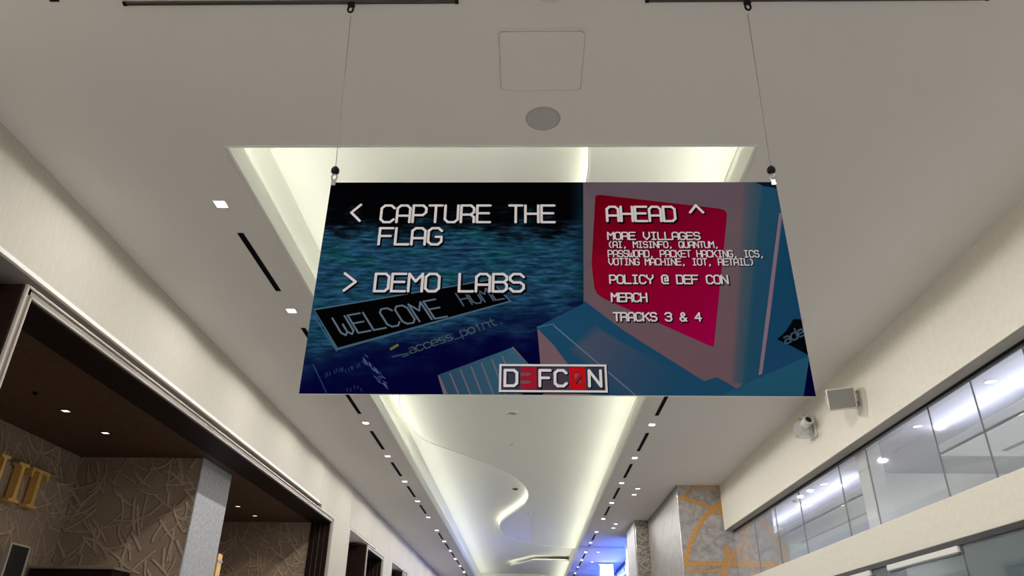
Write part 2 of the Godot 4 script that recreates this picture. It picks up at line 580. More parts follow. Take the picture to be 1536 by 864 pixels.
func frame_ring(parent: Node3D, zn: float, zf: float, ytop: float, yopen: float) -> void:
	# moulded frame: three stepped rings round the opening, each a part
	var w := ytop - yopen
	for s in [["outer_moulding", 0.0, 0.26, -3.945, M.taupe_lip], ["moulding", 0.2, 0.82, -3.962, M.taupe], ["inner_moulding", 0.76, 1.0, -3.95, M.taupe_lip]]:
		var a: float = ytop - w * s[1]
		var b: float = ytop - w * s[2]
		var za: float = zn - w * s[1]
		var zb: float = zn - w * s[2]
		var zc: float = zf + w * s[2] - w
		var zd: float = zf + w * s[1] - w
		var x: float = s[3]
		var st := stool()
		bx(st, Vector3(-4.3, a, za), Vector3(x, b, zd), 0.006)
		bx(st, Vector3(-4.3, a, za), Vector3(x, 0, zb), 0.006)
		bx(st, Vector3(-4.3, a, zc), Vector3(x, 0, zd), 0.006)
		part(s[0], st, s[4], parent)

func shopfront(called: String, label: String, zn: float, zf: float) -> Node3D:
	# zn: near outer side, zf: far edge of the opening
	var t := thing(called, label, "shopfront", Vector3.ZERO)
	frame_ring(t, zn, zf, 4.242, 4.15)
	# dark timber lining: head, far jamb, near jamb and the return that faces the concourse end
	boxpart("head_lining", Vector3(-4.38, 4.15, zn - 0.09), Vector3(-3.975, 4.135, zf), M.dark_wood, t)
	var st := stool()
	for k in 4:
		bx(st, Vector3(-4.38 + k * 0.1, 0, zf), Vector3(-4.29 + k * 0.1, 4.135, zf + 0.02 + 0.006 * (k % 2)), 0.004)
	part("far_jamb_lining", st, M.dark_wood, t)
	boxpart("near_jamb_lining", Vector3(-4.38, 0, zn - 0.092), Vector3(-3.975, 4.135, zn - 0.11), M.dark_wood, t)
	boxpart("return_panel", Vector3(-4.78, 0, zn + 0.02), Vector3(-3.97, 4.235, zn), M.dark_wood, t, 0.004)
	return t

func build_left_wall() -> void:
	var w := setting("wall_left", "cream textured wall bulkhead above the dark shopfronts")
	var ya := 4.335
	boxpart("bulkhead", Vector3(-4.8, ya, 8.0), Vector3(XL, CEIL, -14.246), M.wallcover, w)
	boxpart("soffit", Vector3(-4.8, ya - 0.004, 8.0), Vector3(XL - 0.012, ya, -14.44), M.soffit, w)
	boxpart("edge_trim", Vector3(XL - 0.03, ya - 0.006, 8.0), Vector3(XL + 0.006, ya + 0.034, -14.246), M.edge, w, 0.003)
	# upright panels with open joints, cut round the shopfront frames
	var cuts := [[-14.2, -15.372], [-17.02, -21.24], [-22.80, -27.02]]
	var notch := [[-14.246, -14.44], [-17.02, -20.05], [-22.80, -25.83]]
	var joints := [-14.254, -16.88, -19.50, -22.12, -24.74, -27.36, -29.98, -32.6, -35.2, -37.8, -40.4, -43.0, -45.0]
	for k in joints.size() - 1:
		var a: float = joints[k] - 0.004
		var b: float = joints[k + 1] + 0.004
		var st := stool()
		bx(st, Vector3(XL - 0.12, ya, a), Vector3(XL, CEIL, b), 0.003)
		var low := [[a, b]]
		var mid := [[a, b]]
		for c: Array in cuts: low = minus(low, c[0], c[1])
		for c: Array in notch: mid = minus(mid, c[0], c[1])
		for r: Array in low: bx(st, Vector3(XL - 0.12, 0, r[0]), Vector3(XL, 4.236, r[1]))
		for r: Array in mid: bx(st, Vector3(XL - 0.12, 4.236, r[0]), Vector3(XL, ya, r[1]))
		part("wall_panel", st, M.wallcover, w)
	# backing behind the open joints
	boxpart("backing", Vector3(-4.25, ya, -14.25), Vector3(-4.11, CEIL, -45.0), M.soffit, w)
	# near end wall below the bulkhead, behind the viewer's field
	boxpart("wall_panel", Vector3(-4.1, 0, 8.0), Vector3(XL, ya, -3.2), M.wallcover, w)
	boxpart("recess_back", Vector3(-4.86, 0, -3.2), Vector3(-4.8, ya, -5.04), M.dark_wood, w)

	# --- first shop
	var s1 := shopfront("shopfront", "long dark timber-lined shopfront with taupe moulding under cream bulkhead", -5.046, -15.28)
	var room := setting("wall_store", "embossed brown wallpaper walls and timber ceiling inside the dark shop")
	boxpart("store_ceiling", Vector3(-6.4, 4.15, -5.1), Vector3(-4.38, 4.24, -15.4), M.wood_ceiling, room)
	boxpart("papered_wall", Vector3(-6.4, 0, -5.0), Vector3(-6.3, 4.15, -15.4), M.wallpaper, room)
	boxpart("papered_wall", Vector3(-6.3, 0, -10.14), Vector3(-4.56, 4.15, -11.2), M.wallpaper, room)
	boxpart("papered_wall", Vector3(-6.3, 0, -15.3), Vector3(-4.39, 4.15, -15.4), M.wallpaper, room)
	boxpart("papered_wall", Vector3(-6.3, 0, -5.0), Vector3(-4.79, 4.15, -5.1), M.wallpaper, room)
	boxpart("store_floor", Vector3(-6.3, 0.0, -5.1), Vector3(-4.0, 0.02, -15.3), M.dark_wood, room)
	boxpart("end_panel", Vector3(-4.56, 0, -10.12), Vector3(-4.535, 4.15, -11.2), M.grey_panel, room, 0.004)
	for z: float in [-8.01, -8.90, -13.65, -14.59]:
		var t := thing("shop_downlight", "small square downlight glowing in the brown timber shop ceiling", "light", Vector3(-5.31, 4.15, z), "downlights in the timber shop ceiling")
		var st := stool()
		for q in [[-0.055, -0.055, 0.055, -0.042], [-0.055, 0.042, 0.055, 0.055], [-0.055, -0.042, -0.042, 0.042], [0.042, -0.042, 0.055, 0.042]]:
			bx(st, Vector3(q[0], -0.008, q[1]), Vector3(q[2], 0, q[3]))
		part("trim_ring", st, M.black_metal, t)
		boxpart("diffuser", Vector3(-0.042, -0.004, -0.042), Vector3(0.042, 0, 0.042), M.store_lens, t)
		spot(t, Vector3(0, -0.015, 0), 0.3, Color(1.0, 0.93, 0.84), 50.0, 0.4, 0.03)
	store_letters()
	store_fittings()

	# --- two narrower shopfronts farther along
	for k in 2:
		var z: float = [-18.93, -24.71][k]
		var zf: float = [-21.15, -26.93][k]
		var s := shopfront("shopfront", ["narrow dark doorway in the cream panelled wall next to the long shopfront", "narrow dark doorway in the cream wall, beyond the other narrow doorway"][k], z, zf)
		s.set_meta("category", "doorway")
		boxpart("room_wall", Vector3(-7.0, 0, z - 0.1), Vector3(-6.9, 4.3, zf - 0.2), M.wallpaper, s)
		boxpart("room_ceiling", Vector3(-6.9, 4.15, z - 0.1), Vector3(-4.38, 4.2, zf - 0.1), M.wood_ceiling, s)
		boxpart("room_end", Vector3(-6.9, 0, zf - 0.02), Vector3(-4.38, 4.15, zf - 0.12), M.wallpaper, s)
		boxpart("room_front", Vector3(-6.9, 0, z - 0.1), Vector3(-4.79, 4.15, z - 0.2), M.wallpaper, s)
		boxpart("room_floor", Vector3(-6.9, 0.0, z - 0.2), Vector3(-4.3, 0.02, zf - 0.02), M.wood_ceiling, s)
		var zs: float = [-17.02, -22.80][k]
		boxpart("recess_soffit", Vector3(-4.78, 4.30, zs), Vector3(-3.99, 4.335, zs - 3.03), M.ceiling, s)
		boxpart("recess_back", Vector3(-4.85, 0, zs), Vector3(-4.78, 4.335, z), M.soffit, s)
		boxpart("recess_side", Vector3(-4.78, 0, zs + 0.06), Vector3(-4.1, 4.3, zs), M.cream, s)

func minus(runs: Array, a: float, b: float) -> Array:
	# runs go from a larger z to a smaller one; take out [a, b]
	var out := []
	for r: Array in runs:
		if b >= r[0] or a <= r[1]:
			out.append(r)
			continue
		if a < r[0]: out.append([r[0], a])
		if b > r[1]: out.append([b, r[1]])
	return out

func store_letters() -> void:
	# raised gold serif lettering along the papered wall
	var t := thing("wall_lettering", "large raised gold serif letters on the brown embossed wallpaper", "lettering", Vector3(-6.3, 3.28, -8.75))
	var f := SystemFont.new()
	f.font_names = PackedStringArray(["Droid Serif"])
	var zs := [0.62, 0.0, -0.28]
	for k in 3:
		var tm := TextMesh.new()
		tm.text = ["U", "I", "T"][k]
		tm.font = f
		tm.font_size = 64
		tm.pixel_size = 0.0101
		tm.depth = 0.10
		tm.horizontal_alignment = HORIZONTAL_ALIGNMENT_LEFT
		tm.vertical_alignment = VERTICAL_ALIGNMENT_BOTTOM
		var o := put("letter", tm, M.gold, t)
		o.rotation.y = PI / 2
		o.position = Vector3(0.07, -0.16, zs[k])

func store_fittings() -> void:
	for k in 2:
		var t := thing("display_board", ["black display board with a pale frame below the gold letters", "slim black display board with a pale frame beside the wallpaper corner"][k], "board", Vector3(-6.0, 0, [-8.2, -8.95][k]))
		var w: float = [0.62, 0.36][k]
		var h: float = [2.83, 2.80][k]
		boxpart("board", Vector3(-0.02, 0.9, w * 0.5), Vector3(0.02, h, -w * 0.5), M.black, t)
		var st := stool()
		for z: float in [w * 0.5, -w * 0.5]:
			bx(st, Vector3(-0.03, 0, z - 0.014), Vector3(0.03, h, z + 0.014), 0.003)
		bx(st, Vector3(-0.03, h - 0.012, -w * 0.5), Vector3(0.03, h + 0.008, w * 0.5), 0.003)
		part("board_frame", st, M.taupe_lip, t)
	var c := thing("display_cabinet", "low dark cabinet with a pale top edge against the patterned wallpaper", "cabinet", Vector3(-5.75, 0.02, -9.87))
	boxpart("cabinet_body", Vector3(-0.5, 0, -0.25), Vector3(0.55, 2.60, 0.2), M.dark_wood, c, 0.005)
	boxpart("cabinet_top", Vector3(-0.52, 2.60, -0.25), Vector3(0.57, 2.63, 0.22), M.taupe, c, 0.004)
	var g := thing("brass_panel", "narrow brass panel standing just beside the grey pillar panel", "panel", Vector3(-4.6, 0.02, -11.45))
	boxpart("brass_sheet", Vector3(-0.04, 0, 0.08), Vector3(0.02, 3.02, -0.08), M.gold, g, 0.004)
	boxpart("brass_cap", Vector3(-0.05, 2.90, 0.09), Vector3(0.03, 2.93, -0.09), M.taupe_lip, g, 0.003)
	var s := thing("sprinkler", "tiny dark sprinkler head in the brown timber shop ceiling", "sprinkler", Vector3(-5.29, 4.15, -7.39))
	var st2 := stool()
	lathe(st2, [Vector2(0, -0.03), Vector2(0.018, -0.03), Vector2(0.02, -0.008), Vector2(0.035, -0.006), Vector2(0.036, 0)])
	part("sprinkler_head", st2, M.black_metal, s)

# ------------------------------------------------------------------ clerestory side

func build_right_wall() -> void:
	var w := setting("wall_right", "cream bulkhead and band framing the glass clerestory")
	var ya := 4.24
	boxpart("bulkhead", Vector3(XR, ya, 8.0), Vector3(4.47, CEIL, -16.38), M.cream, w)
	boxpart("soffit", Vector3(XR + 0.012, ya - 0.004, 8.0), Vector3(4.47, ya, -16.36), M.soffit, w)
	boxpart("upper_void", Vector3(4.48, 4.89, 8.0), Vector3(9.5, CEIL + 0.1, -16.3), M.shop_wall, w)
	boxpart("band", Vector3(4.405, 2.81, 8.0), Vector3(4.56, 3.225, -16.36), M.cream, w, 0.006)
	# clerestory glazing: each pane of its own with seals between
	var win := setting("window_1", "frameless clerestory glazing under the cream bulkhead")
	boxpart("head_frame", Vector3(4.405, 4.205, 8.0), Vector3(4.46, 4.238, -16.36), M.black_metal, win)
	var cuts := [8.0, 5.2, 2.6, 0.0, -2.6, -4.4, -5.26, -6.13, -7.0, -7.87, -9.55, -10.48, -12.2, -13.5, -14.8, -16.34]
	for k in cuts.size() - 1:
		boxpart("pane", Vector3(4.424, 3.222, cuts[k] - 0.003), Vector3(4.436, 4.21, cuts[k + 1] + 0.003), M.glass, win)
		if k > 0: boxpart("seal", Vector3(4.422, 3.225, cuts[k] - 0.003), Vector3(4.438, 4.206, cuts[k] + 0.003), M.seal, win)
	var win2 := setting("window_2", "teal tinted shop glazing below the cream band")
	boxpart("head_frame", Vector3(4.41, 2.755, 8.0), Vector3(4.55, 2.81, -16.36), M.black_metal, win2)
	var cuts2 := [8.0, 4.0, 1.0, -2.0, -4.6, -6.45, -7.93, -9.62, -11.2, -12.9, -14.6, -16.34]
	for k in cuts2.size() - 1:
		boxpart("pane", Vector3(4.44, 0.0, cuts2[k] - 0.003), Vector3(4.452, 2.757, cuts2[k + 1] + 0.003), M.glass_low, win2)
		if k > 0: boxpart("seal", Vector3(4.438, 0.0, cuts2[k] - 0.004), Vector3(4.456, 2.755, cuts2[k] + 0.004), M.seal, win2)
	for k in 2:
		var z: float = [-7.95, -10.1][k]
		var z2: float = [-9.60, -11.6][k]
		var d := thing("door_header", ["cream header rail over the glass door below the band", "cream header rail partly cut off, farther along below the band"][k], "header rail", Vector3(4.425, 2.72, (z + z2) * 0.5))
		var hl := absf(z2 - z) * 0.5
		boxpart("rail", Vector3(-0.02, -0.028, -hl), Vector3(0.012, 0.034, hl), M.edge, d, 0.004)
		boxpart("rail_shadow_gap", Vector3(-0.015, -0.045, -hl), Vector3(0.012, -0.028, hl), M.seal, d)

	# interior seen through the clerestory
	var room := setting("wall_shop", "white interior of the shop behind the clerestory")
	boxpart("shop_ceiling", Vector3(4.47, 4.80, 8.0), Vector3(9.2, 4.88, -19.3), M.shop_ceiling, room)
	boxpart("shop_back", Vector3(9.1, 0, 8.0), Vector3(9.2, 4.80, -19.3), M.shop_wall, room)
	boxpart("shop_end", Vector3(4.5, 0, -19.2), Vector3(9.1, 4.80, -19.3), M.shop_wall, room)
	boxpart("partition", Vector3(5.5, 0, -11.6), Vector3(9.1, 4.36, -11.75), M.shop_wall, room)
	boxpart("post", Vector3(4.5, 0, -9.76), Vector3(4.72, 4.80, -10.05), M.shop_wall, room, 0.004)
	boxpart("ceiling_slot", Vector3(5.2, 4.792, -9.8), Vector3(5.34, 4.80, -11.9), M.seal, room)
	for r in [[4.0, -10.64, "near the white post"], [-13.4, -19.2, "beyond the white partition"]]:
		var a: float = r[0]
		var b: float = r[1]
		var st := stool()
		bx(st, Vector3(6.0, 4.39, a), Vector3(9.1, 4.43, b))
		bx(st, Vector3(6.0, 4.39, a), Vector3(6.03, 4.54, b), 0.004)
		bx(st, Vector3(6.5, 4.43, a), Vector3(6.54, 4.80, b))
		part("dropped_soffit", st, M.shop_wall, room)
		boxpart("soffit_slot", Vector3(6.7, 4.384, a - 0.3), Vector3(6.78, 4.39, b + 0.3), M.seal, room)
		var n := int(ceil((a - b) / 4.0))
		for k in n:
			var za := a - (a - b) * k / n - 0.03
			var zb := a - (a - b) * (k + 1) / n + 0.03
			var t := thing("shop_cove_lamp", "cool white strip lamp in the shop's ceiling cove " + r[2], "light", Vector3(6.10, 4.50, (za + zb) * 0.5), "shop cove lamps " + r[2])
			boxpart("channel", Vector3(-0.035, -0.07, (zb - za) * 0.5), Vector3(0.035, 0, (za - zb) * 0.5), M.white_plastic, t)
			boxpart("diffuser", Vector3(-0.03, 0, (zb - za) * 0.5), Vector3(0.03, 0.02, (za - zb) * 0.5), M.shop_strip, t)
			strip_light(t, Vector3(0, 0.03, (za - zb) * 0.5), Vector3(0, 0.03, (zb - za) * 0.5), 0.05, Vector3(-0.6, 1, 0), SHOP_E, Color(0.90, 0.93, 1.0))
	for z: float in [-2.9, -4.8, -6.75, -8.65, -10.54, -12.48, -14.37]:
		var t := thing("shop_spotlight", "round recessed spotlight in the lilac-grey shop ceiling behind clerestory glass", "light", Vector3(5.72, 4.80, z), "spotlights behind the clerestory")
		var st := stool()
		lathe(st, [Vector2(0.055, -0.002), Vector2(0.06, -0.01), Vector2(0.075, -0.008), Vector2(0.078, 0)])
		part("bezel", st, M.white_plastic, t)
		var st2 := stool()
		lathe(st2, [Vector2(0.0, -0.004), Vector2(0.056, -0.004), Vector2(0.056, 0)])
		part("diffuser", st2, M.shop_lens, t)
		spot(t, Vector3(0, -0.02, 0), 22.0, Color(0.95, 0.97, 1.0), 38.0, 0.5, 0.05)
	var det := thing("smoke_detector", "small grey smoke detector on the shop ceiling behind clerestory glass", "detector", Vector3(5.7, 4.80, -15.95))
	var std := stool()
	lathe(std, [Vector2(0, -0.05), Vector2(0.04, -0.048), Vector2(0.06, -0.03), Vector2(0.075, -0.012), Vector2(0.08, 0)])
	part("detector_body", std, M.grey_plastic, det)

	build_marble_column()

var ribbons := 0
func ribbon(parent: Node3D, pts: Array, width: float, z: float) -> void:
	ribbons += 1
	z += 0.0012 * ribbons
	# a flat inlaid band on a wall facing +z, drawn along (x, y) points
	var c := spline(pts, 8)
	var st := stool()
	for i in c.size() - 1:
		var d0 := (c[mini(i + 1, c.size() - 1)] - c[maxi(i - 1, 0)]).normalized()
		var d1 := (c[mini(i + 2, c.size() - 1)] - c[i]).normalized()
		var n0 := Vector2(-d0.y, d0.x) * width * 0.5
		var n1 := Vector2(-d1.y, d1.x) * width * 0.5
		var q := [c[i] - n0, c[i] + n0, c[i + 1] + n1, c[i + 1] - n1]
		var f := []
		var b := []
		for p: Vector2 in q:
			f.append(Vector3(p.x, p.y, z + 0.004))
			b.append(Vector3(p.x, p.y, z - 0.004))
		quad(st, f[0], f[1], f[2], f[3], Vector3.BACK)
		quad(st, f[0], f[3], b[3], b[0], Vector3(-n0.x, -n0.y, 0).normalized())
		quad(st, f[1], f[2], b[2], b[1], Vector3(n0.x, n0.y, 0).normalized())
	part("gold_inlay", st, M.inlay, parent)

func build_marble_column() -> void:
	var t := thing("marble_column", "broad marble column with gold inlaid bands beside the cream bulkhead's end", "column", Vector3(0, 0, 0))
	boxpart("front_slab", Vector3(3.294, 0, -16.40), Vector3(5.3, CEIL, -16.46), M.marble_gold, t, 0.006)
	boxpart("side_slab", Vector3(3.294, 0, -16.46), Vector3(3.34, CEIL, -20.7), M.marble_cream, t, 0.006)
	boxpart("core", Vector3(3.34, 0, -16.46), Vector3(5.3, CEIL, -20.7), M.marble_gold, t)
	var z := -16.40
	ribbon(t, [Vector2(3.30, 4.94), Vector2(3.6, 4.87), Vector2(3.9, 4.75), Vector2(4.12, 4.69)], 0.085, z)
	ribbon(t, [Vector2(3.42, 4.90), Vector2(3.56, 5.08), Vector2(3.75, 5.18), Vector2(3.95, 5.17), Vector2(4.25, 5.06)], 0.05, z)
	ribbon(t, [Vector2(4.12, 4.72), Vector2(3.85, 4.52), Vector2(3.62, 4.22), Vector2(3.45, 3.9), Vector2(3.33, 3.55)], 0.10, z)
	ribbon(t, [Vector2(3.32, 3.55), Vector2(3.75, 3.57), Vector2(4.19, 3.57), Vector2(4.7, 3.57), Vector2(5.2, 3.57)], 0.10, z)
	ribbon(t, [Vector2(3.32, 3.40), Vector2(3.75, 3.42), Vector2(4.10, 3.43)], 0.05, z)
	ribbon(t, [Vector2(4.24, 3.95), Vector2(4.19, 3.57), Vector2(4.02, 3.1), Vector2(3.7, 2.7)], 0.09, z)
	ribbon(t, [Vector2(4.30, 3.88), Vector2(4.12, 3.45), Vector2(4.0, 3.0)], 0.07, z)
	ribbon(t, [Vector2(4.19, 3.57), Vector2(4.5, 3.9), Vector2(4.8, 4.4), Vector2(5.1, 4.7)], 0.09, z)
	ribbon(t, [Vector2(4.02, 4.66), Vector2(4.12, 4.70), Vector2(4.24, 4.74)], 0.16, z)
	ribbon(t, [Vector2(4.12, 4.70), Vector2(4.22, 4.85), Vector2(4.34, 4.98)], 0.09, z)
	ribbon(t, [Vector2(4.12, 4.70), Vector2(4.28, 4.52), Vector2(4.6, 4.2), Vector2(4.8, 3.8)], 0.09, z)

	var p := thing("marble_pilaster", "mottled grey marble pilaster standing past the gold-inlaid column", "pilaster", Vector3(0, 0, 0))
	boxpart("slab", Vector3(2.95, 0, -20.75), Vector3(3.7, CEIL - 0.004, -22.6), M.marble_grey, p, 0.006)
	boxpart("pale_strip", Vector3(2.93, 0, -20.9), Vector3(2.95, CEIL - 0.004, -22.5), M.grey_panel, p)
	var p2 := thing("dark_pilaster", "dark mottled stone pilaster against the blue glow", "pilaster", Vector3(0, 0, 0))
	boxpart("slab", Vector3(3.05, 0, -23.4), Vector3(3.7, 5.05, -23.95), M.marble_grey, p2, 0.006)
	boxpart("plinth", Vector3(3.02, 0, -23.35), Vector3(3.7, 0.2, -24.0), M.marble_grey, p2)

func build_far_end() -> void:
	var w := setting("wall_beyond", "wall beyond the marble pilasters where blue light panels hang")
	boxpart("wall_surface", Vector3(3.71, 0, -20.8), Vector3(4.5, CEIL + 0.2, -45.0), M.blue_wall, w)
	boxpart("ceiling_beam", Vector3(1.79, 5.12, -25.7), Vector3(3.7, CEIL, -25.95), M.ceiling, w, 0.004)
	boxpart("ceiling_beam", Vector3(1.79, 5.12, -32.4), Vector3(3.7, CEIL, -32.65), M.ceiling, w, 0.004)
	for k in 4:
		var z := -25.3 - k * 2.6
		var t := thing("blue_light_panel", "tall glowing blue wall panel beyond the marble pilasters", "light panel", Vector3(3.66, 3.4, z), "glowing blue wall panels")
		var st := stool()
		for q in [[-1.75, -1.2, -1.7, 1.2], [1.55, -1.2, 1.6, 1.2]]:
			bx(st, Vector3(-0.03, q[0], q[1]), Vector3(0.03, q[2], q[3]))
		bx(st, Vector3(-0.03, -1.75, -1.24), Vector3(0.03, 1.6, -1.2))
		bx(st, Vector3(-0.03, -1.75, 1.2), Vector3(0.03, 1.6, 1.24))
		part("panel_frame", st, M.steel, t)
		boxpart("diffuser", Vector3(-0.01, -1.7, -1.2), Vector3(0.02, 1.55, 1.2), M.blue, t)
		# blue strip lying on the panel's top ledge, washing the ceiling
		boxpart("ledge", Vector3(-0.26, 1.1, -1.2), Vector3(-0.03, 1.13, 1.2), M.steel, t, 0.004)
		boxpart("ledge_lip", Vector3(-0.28, 1.1, -1.2), Vector3(-0.26, 1.165, 1.2), M.steel, t, 0.004)
		boxpart("strip_diffuser", Vector3(-0.2, 1.13, -1.15), Vector3(-0.14, 1.15, 1.15), M.blue, t)
		strip_light(t, Vector3(-0.17, 1.155, 1.15), Vector3(-0.17, 1.155, -1.15), 0.05, Vector3(-1.1, 1, 0), 2.4, Color(0.10, 0.36, 1.0))
	var lb := thing("light_box", "bright white upright light box amid the blue glow", "light box", Vector3(3.06, 0, -29.9))
	boxpart("case", Vector3(-0.28, 0, -0.12), Vector3(0.28, 5.16, 0.0), M.steel, lb, 0.006)
	boxpart("face", Vector3(-0.25, 1.0, 0.0), Vector3(0.25, 5.13, 0.02), M.white_box, lb)
	var l2 := AreaLight3D.new()
	l2.name = "lamp"
	l2.area_size = Vector2(0.5, 4.0)
	l2.area_normalize_energy = true
	l2.light_energy = 1.2
	l2.area_range = 30.0
	l2.area_attenuation = 2.0
	l2.shadow_enabled = true
	lb.add_child(l2)
	l2.position = Vector3(0, 3.0, 0.03)
	l2.rotation.y = PI

# ------------------------------------------------------------------ ceiling lights and slots

func downlight_spots() -> Array:
	var out := []
	for x: float in [ROW_L, ROW_R]:
		for k in range(-6, 15):
			if k == -1: continue
			out.append(Vector3(x, CEIL, row_z(k)))
	for z in [0.4, 2.6, 4.8, 7.0]:   # middle row behind the viewer
		out.append(Vector3(-0.32, CEIL, z))
		out.append(Vector3(-3.3, CEIL, z - 2.4))
	for p in [[2.5, -16.79], [2.5, -17.44], [2.5, -21.4], [2.5, -22.07], [2.5, -27.1], [2.5, -29.84]]:
		out.append(Vector3(p[0], CEIL, p[1]))
	return out

func build_downlights() -> void:
	for p: Vector3 in downlight_spots():
		var g := "wall row" if p.x < -3 else "ceiling row over the dark shopfront" if p.x < -2 else ("middle ceiling row" if p.x < 0 and p.x > -1 else "ceiling row over the glass clerestory" if p.x < 2.3 else "pairs beside the marble column")
		var t := thing("recessed_downlight", {"wall row": "square white recessed downlight close to the cream wall before the shopfront", "ceiling row over the dark shopfront": "square white recessed downlight in the row along the dark shopfront side", "ceiling row over the glass clerestory": "square white recessed downlight in the row along the clerestory side", "middle ceiling row": "square white recessed downlight in the middle row of the plain ceiling", "pairs beside the marble column": "small recessed downlight set in a pair near the marble column"}[g], "downlight", p, "downlights, " + g)
		var st := stool()
		var o := 0.058
		var i := 0.048
		for q in [[-o, -o, o, -i], [-o, i, o, o], [-o, -i, -i, i], [i, -i, o, i]]:
			bx(st, Vector3(q[0], -0.004, q[1]), Vector3(q[2], 0, q[3]))
		part("trim_ring", st, M.white_plastic, t)
		boxpart("diffuser", Vector3(-0.049, 0.012, -0.049), Vector3(0.049, 0.03, 0.049), M.lens, t)
		spot(t, Vector3(0, 0.004, 0), DOWN_E * (1.0 if p.x < 2.3 else 0.07), Color(1.0, 0.985, 0.975), 87.0, 0.12, 0.045)
	for x: float in [ROW_L, ROW_R, -2.915]:
		var side := "dark shopfront" if x < 0 else "glass clerestory"
		for s: Array in (slot_rows() if x != -2.915 else [[-1.92, -3.13]]):
			var c: float = (s[0] + s[1]) * 0.5
			var h: float = (s[0] - s[1]) * 0.5
			var t := thing("linear_diffuser", "black linear air slot in the ceiling along the %s side" % side if x != -2.915 else "black air slot in the ceiling next to the hanging rail's end", "air slot", Vector3(x, CEIL, c), ("air slots along the %s side" % side) if x != -2.915 else "")
			var st := stool()
			bx(st, Vector3(-0.031, 0.001, -h + 0.001), Vector3(-0.027, 0.09, h - 0.001))
			bx(st, Vector3(0.027, 0.001, -h + 0.001), Vector3(0.031, 0.09, h - 0.001))
			bx(st, Vector3(-0.031, 0.085, -h + 0.001), Vector3(0.031, 0.092, h - 0.001))
			bx(st, Vector3(-0.027, 0.001, -h + 0.001), Vector3(0.027, 0.085, -h + 0.005))
			bx(st, Vector3(-0.027, 0.001, h - 0.005), Vector3(0.027, 0.085, h - 0.001))
			part("plenum", st, M.black, t)
			boxpart("blade", Vector3(-0.004, 0.02, -h + 0.004), Vector3(0.004, 0.05, h - 0.004), M.black, t)

func build_ceiling_fittings() -> void:
	# access panel
	var a := thing("access_panel", "square flush white access panel in the ceiling above the sign", "access panel", Vector3(0.087, CEIL, -3.645))
	var st := stool()
	slab(st, rounded(0, 0, 0.545, 0.529, 0.03), -0.01, 0.0)
	part("panel_door", st, M.ceiling, a)
	var st1 := stool()
	var o := rounded(0, 0, 0.592, 0.576, 0.05)
	var i := rounded(0, 0, 0.558, 0.542, 0.035)
	for k in o.size():
		var n := (k + 1) % o.size()
		var f := func(p: Vector2, y: float) -> Vector3: return Vector3(p.x, y, p.y)
		quad(st1, f.call(o[k], -0.002), f.call(o[n], -0.002), f.call(i[n], -0.006), f.call(i[k], -0.006), Vector3.DOWN)
		quad(st1, f.call(i[k], -0.006), f.call(i[n], -0.006), f.call(i[n], 0), f.call(i[k], 0), Vector3(-i[k].x, 0, -i[k].y).normalized())
		quad(st1, f.call(o[k], -0.002), f.call(o[n], -0.002), f.call(o[n], 0), f.call(o[k], 0), Vector3(o[k].x, 0, o[k].y).normalized())
	part("panel_frame", st1, M.ceiling, a)
	# ceiling loudspeaker
	var s := thing("ceiling_speaker", "round grey perforated loudspeaker grille in the ceiling above the sign", "speaker", Vector3(0.11, CEIL, -4.22))
	var st2 := stool()
	lathe(st2, [Vector2(0, -0.006), Vector2(0.118, -0.006), Vector2(0.12, 0)], Vector3.ZERO, 40)
	part("grille", st2, M.grille, s)
	var st3 := stool()
	lathe(st3, [Vector2(0.119, 0), Vector2(0.119, -0.006), Vector2(0.127, -0.005), Vector2(0.129, 0)], Vector3.ZERO, 40)
	part("bezel", st3, M.grey_plastic, s)
	# smoke detector at the frame's edge
	var d := thing("smoke_detector", "round white smoke detector between the two hanging rails", "detector", Vector3(0.131, CEIL, -3.05))
	var st4 := stool()
	lathe(st4, [Vector2(0, -0.05), Vector2(0.05, -0.048), Vector2(0.075, -0.03), Vector2(0.095, -0.022), Vector2(0.1, 0)], Vector3.ZERO, 32)
	part("detector_body", st4, M.white_plastic, d)
	# fittings on the coffer panels
	var spots := [[-0.288, 5.80, -13.15, 0.13, "round white ceiling speaker on the wavy panel nearest the sign"], [-0.341, 5.80, -15.26, 0.06, "small white sprinkler cover on the wavy panel past the round speaker"], [0.044, 5.80, -23.3, 0.07, "small white sprinkler cover on the wavy panel's lilac hollow"], [-0.236, 5.80, -27.8, 0.07, "small white sprinkler cover near the wavy panel's end"], [-0.337, 6.03, -20.8, 0.08, "small dark grey detector on the raised ceiling inside the wave"]]
	for q: Array in spots:
		var t := thing("ceiling_disc", q[4], "ceiling fitting", Vector3(q[0], q[1], q[2]))
		var r: float = q[3]
		var st5 := stool()
		lathe(st5, [Vector2(r * 0.62, -0.01), Vector2(r * 0.7, -0.028), Vector2(r * 0.95, -0.02), Vector2(r, 0)])
		part("rim", st5, M.white_plastic if q[1] < 6.0 else M.track, t)
		var st6 := stool()
		lathe(st6, [Vector2(0, -0.016), Vector2(r * 0.4, -0.016), Vector2(r * 0.63, -0.008)])
		part("centre", st6, M.grille if q[1] < 6.0 else M.track, t)

# ------------------------------------------------------------------ wall fittings

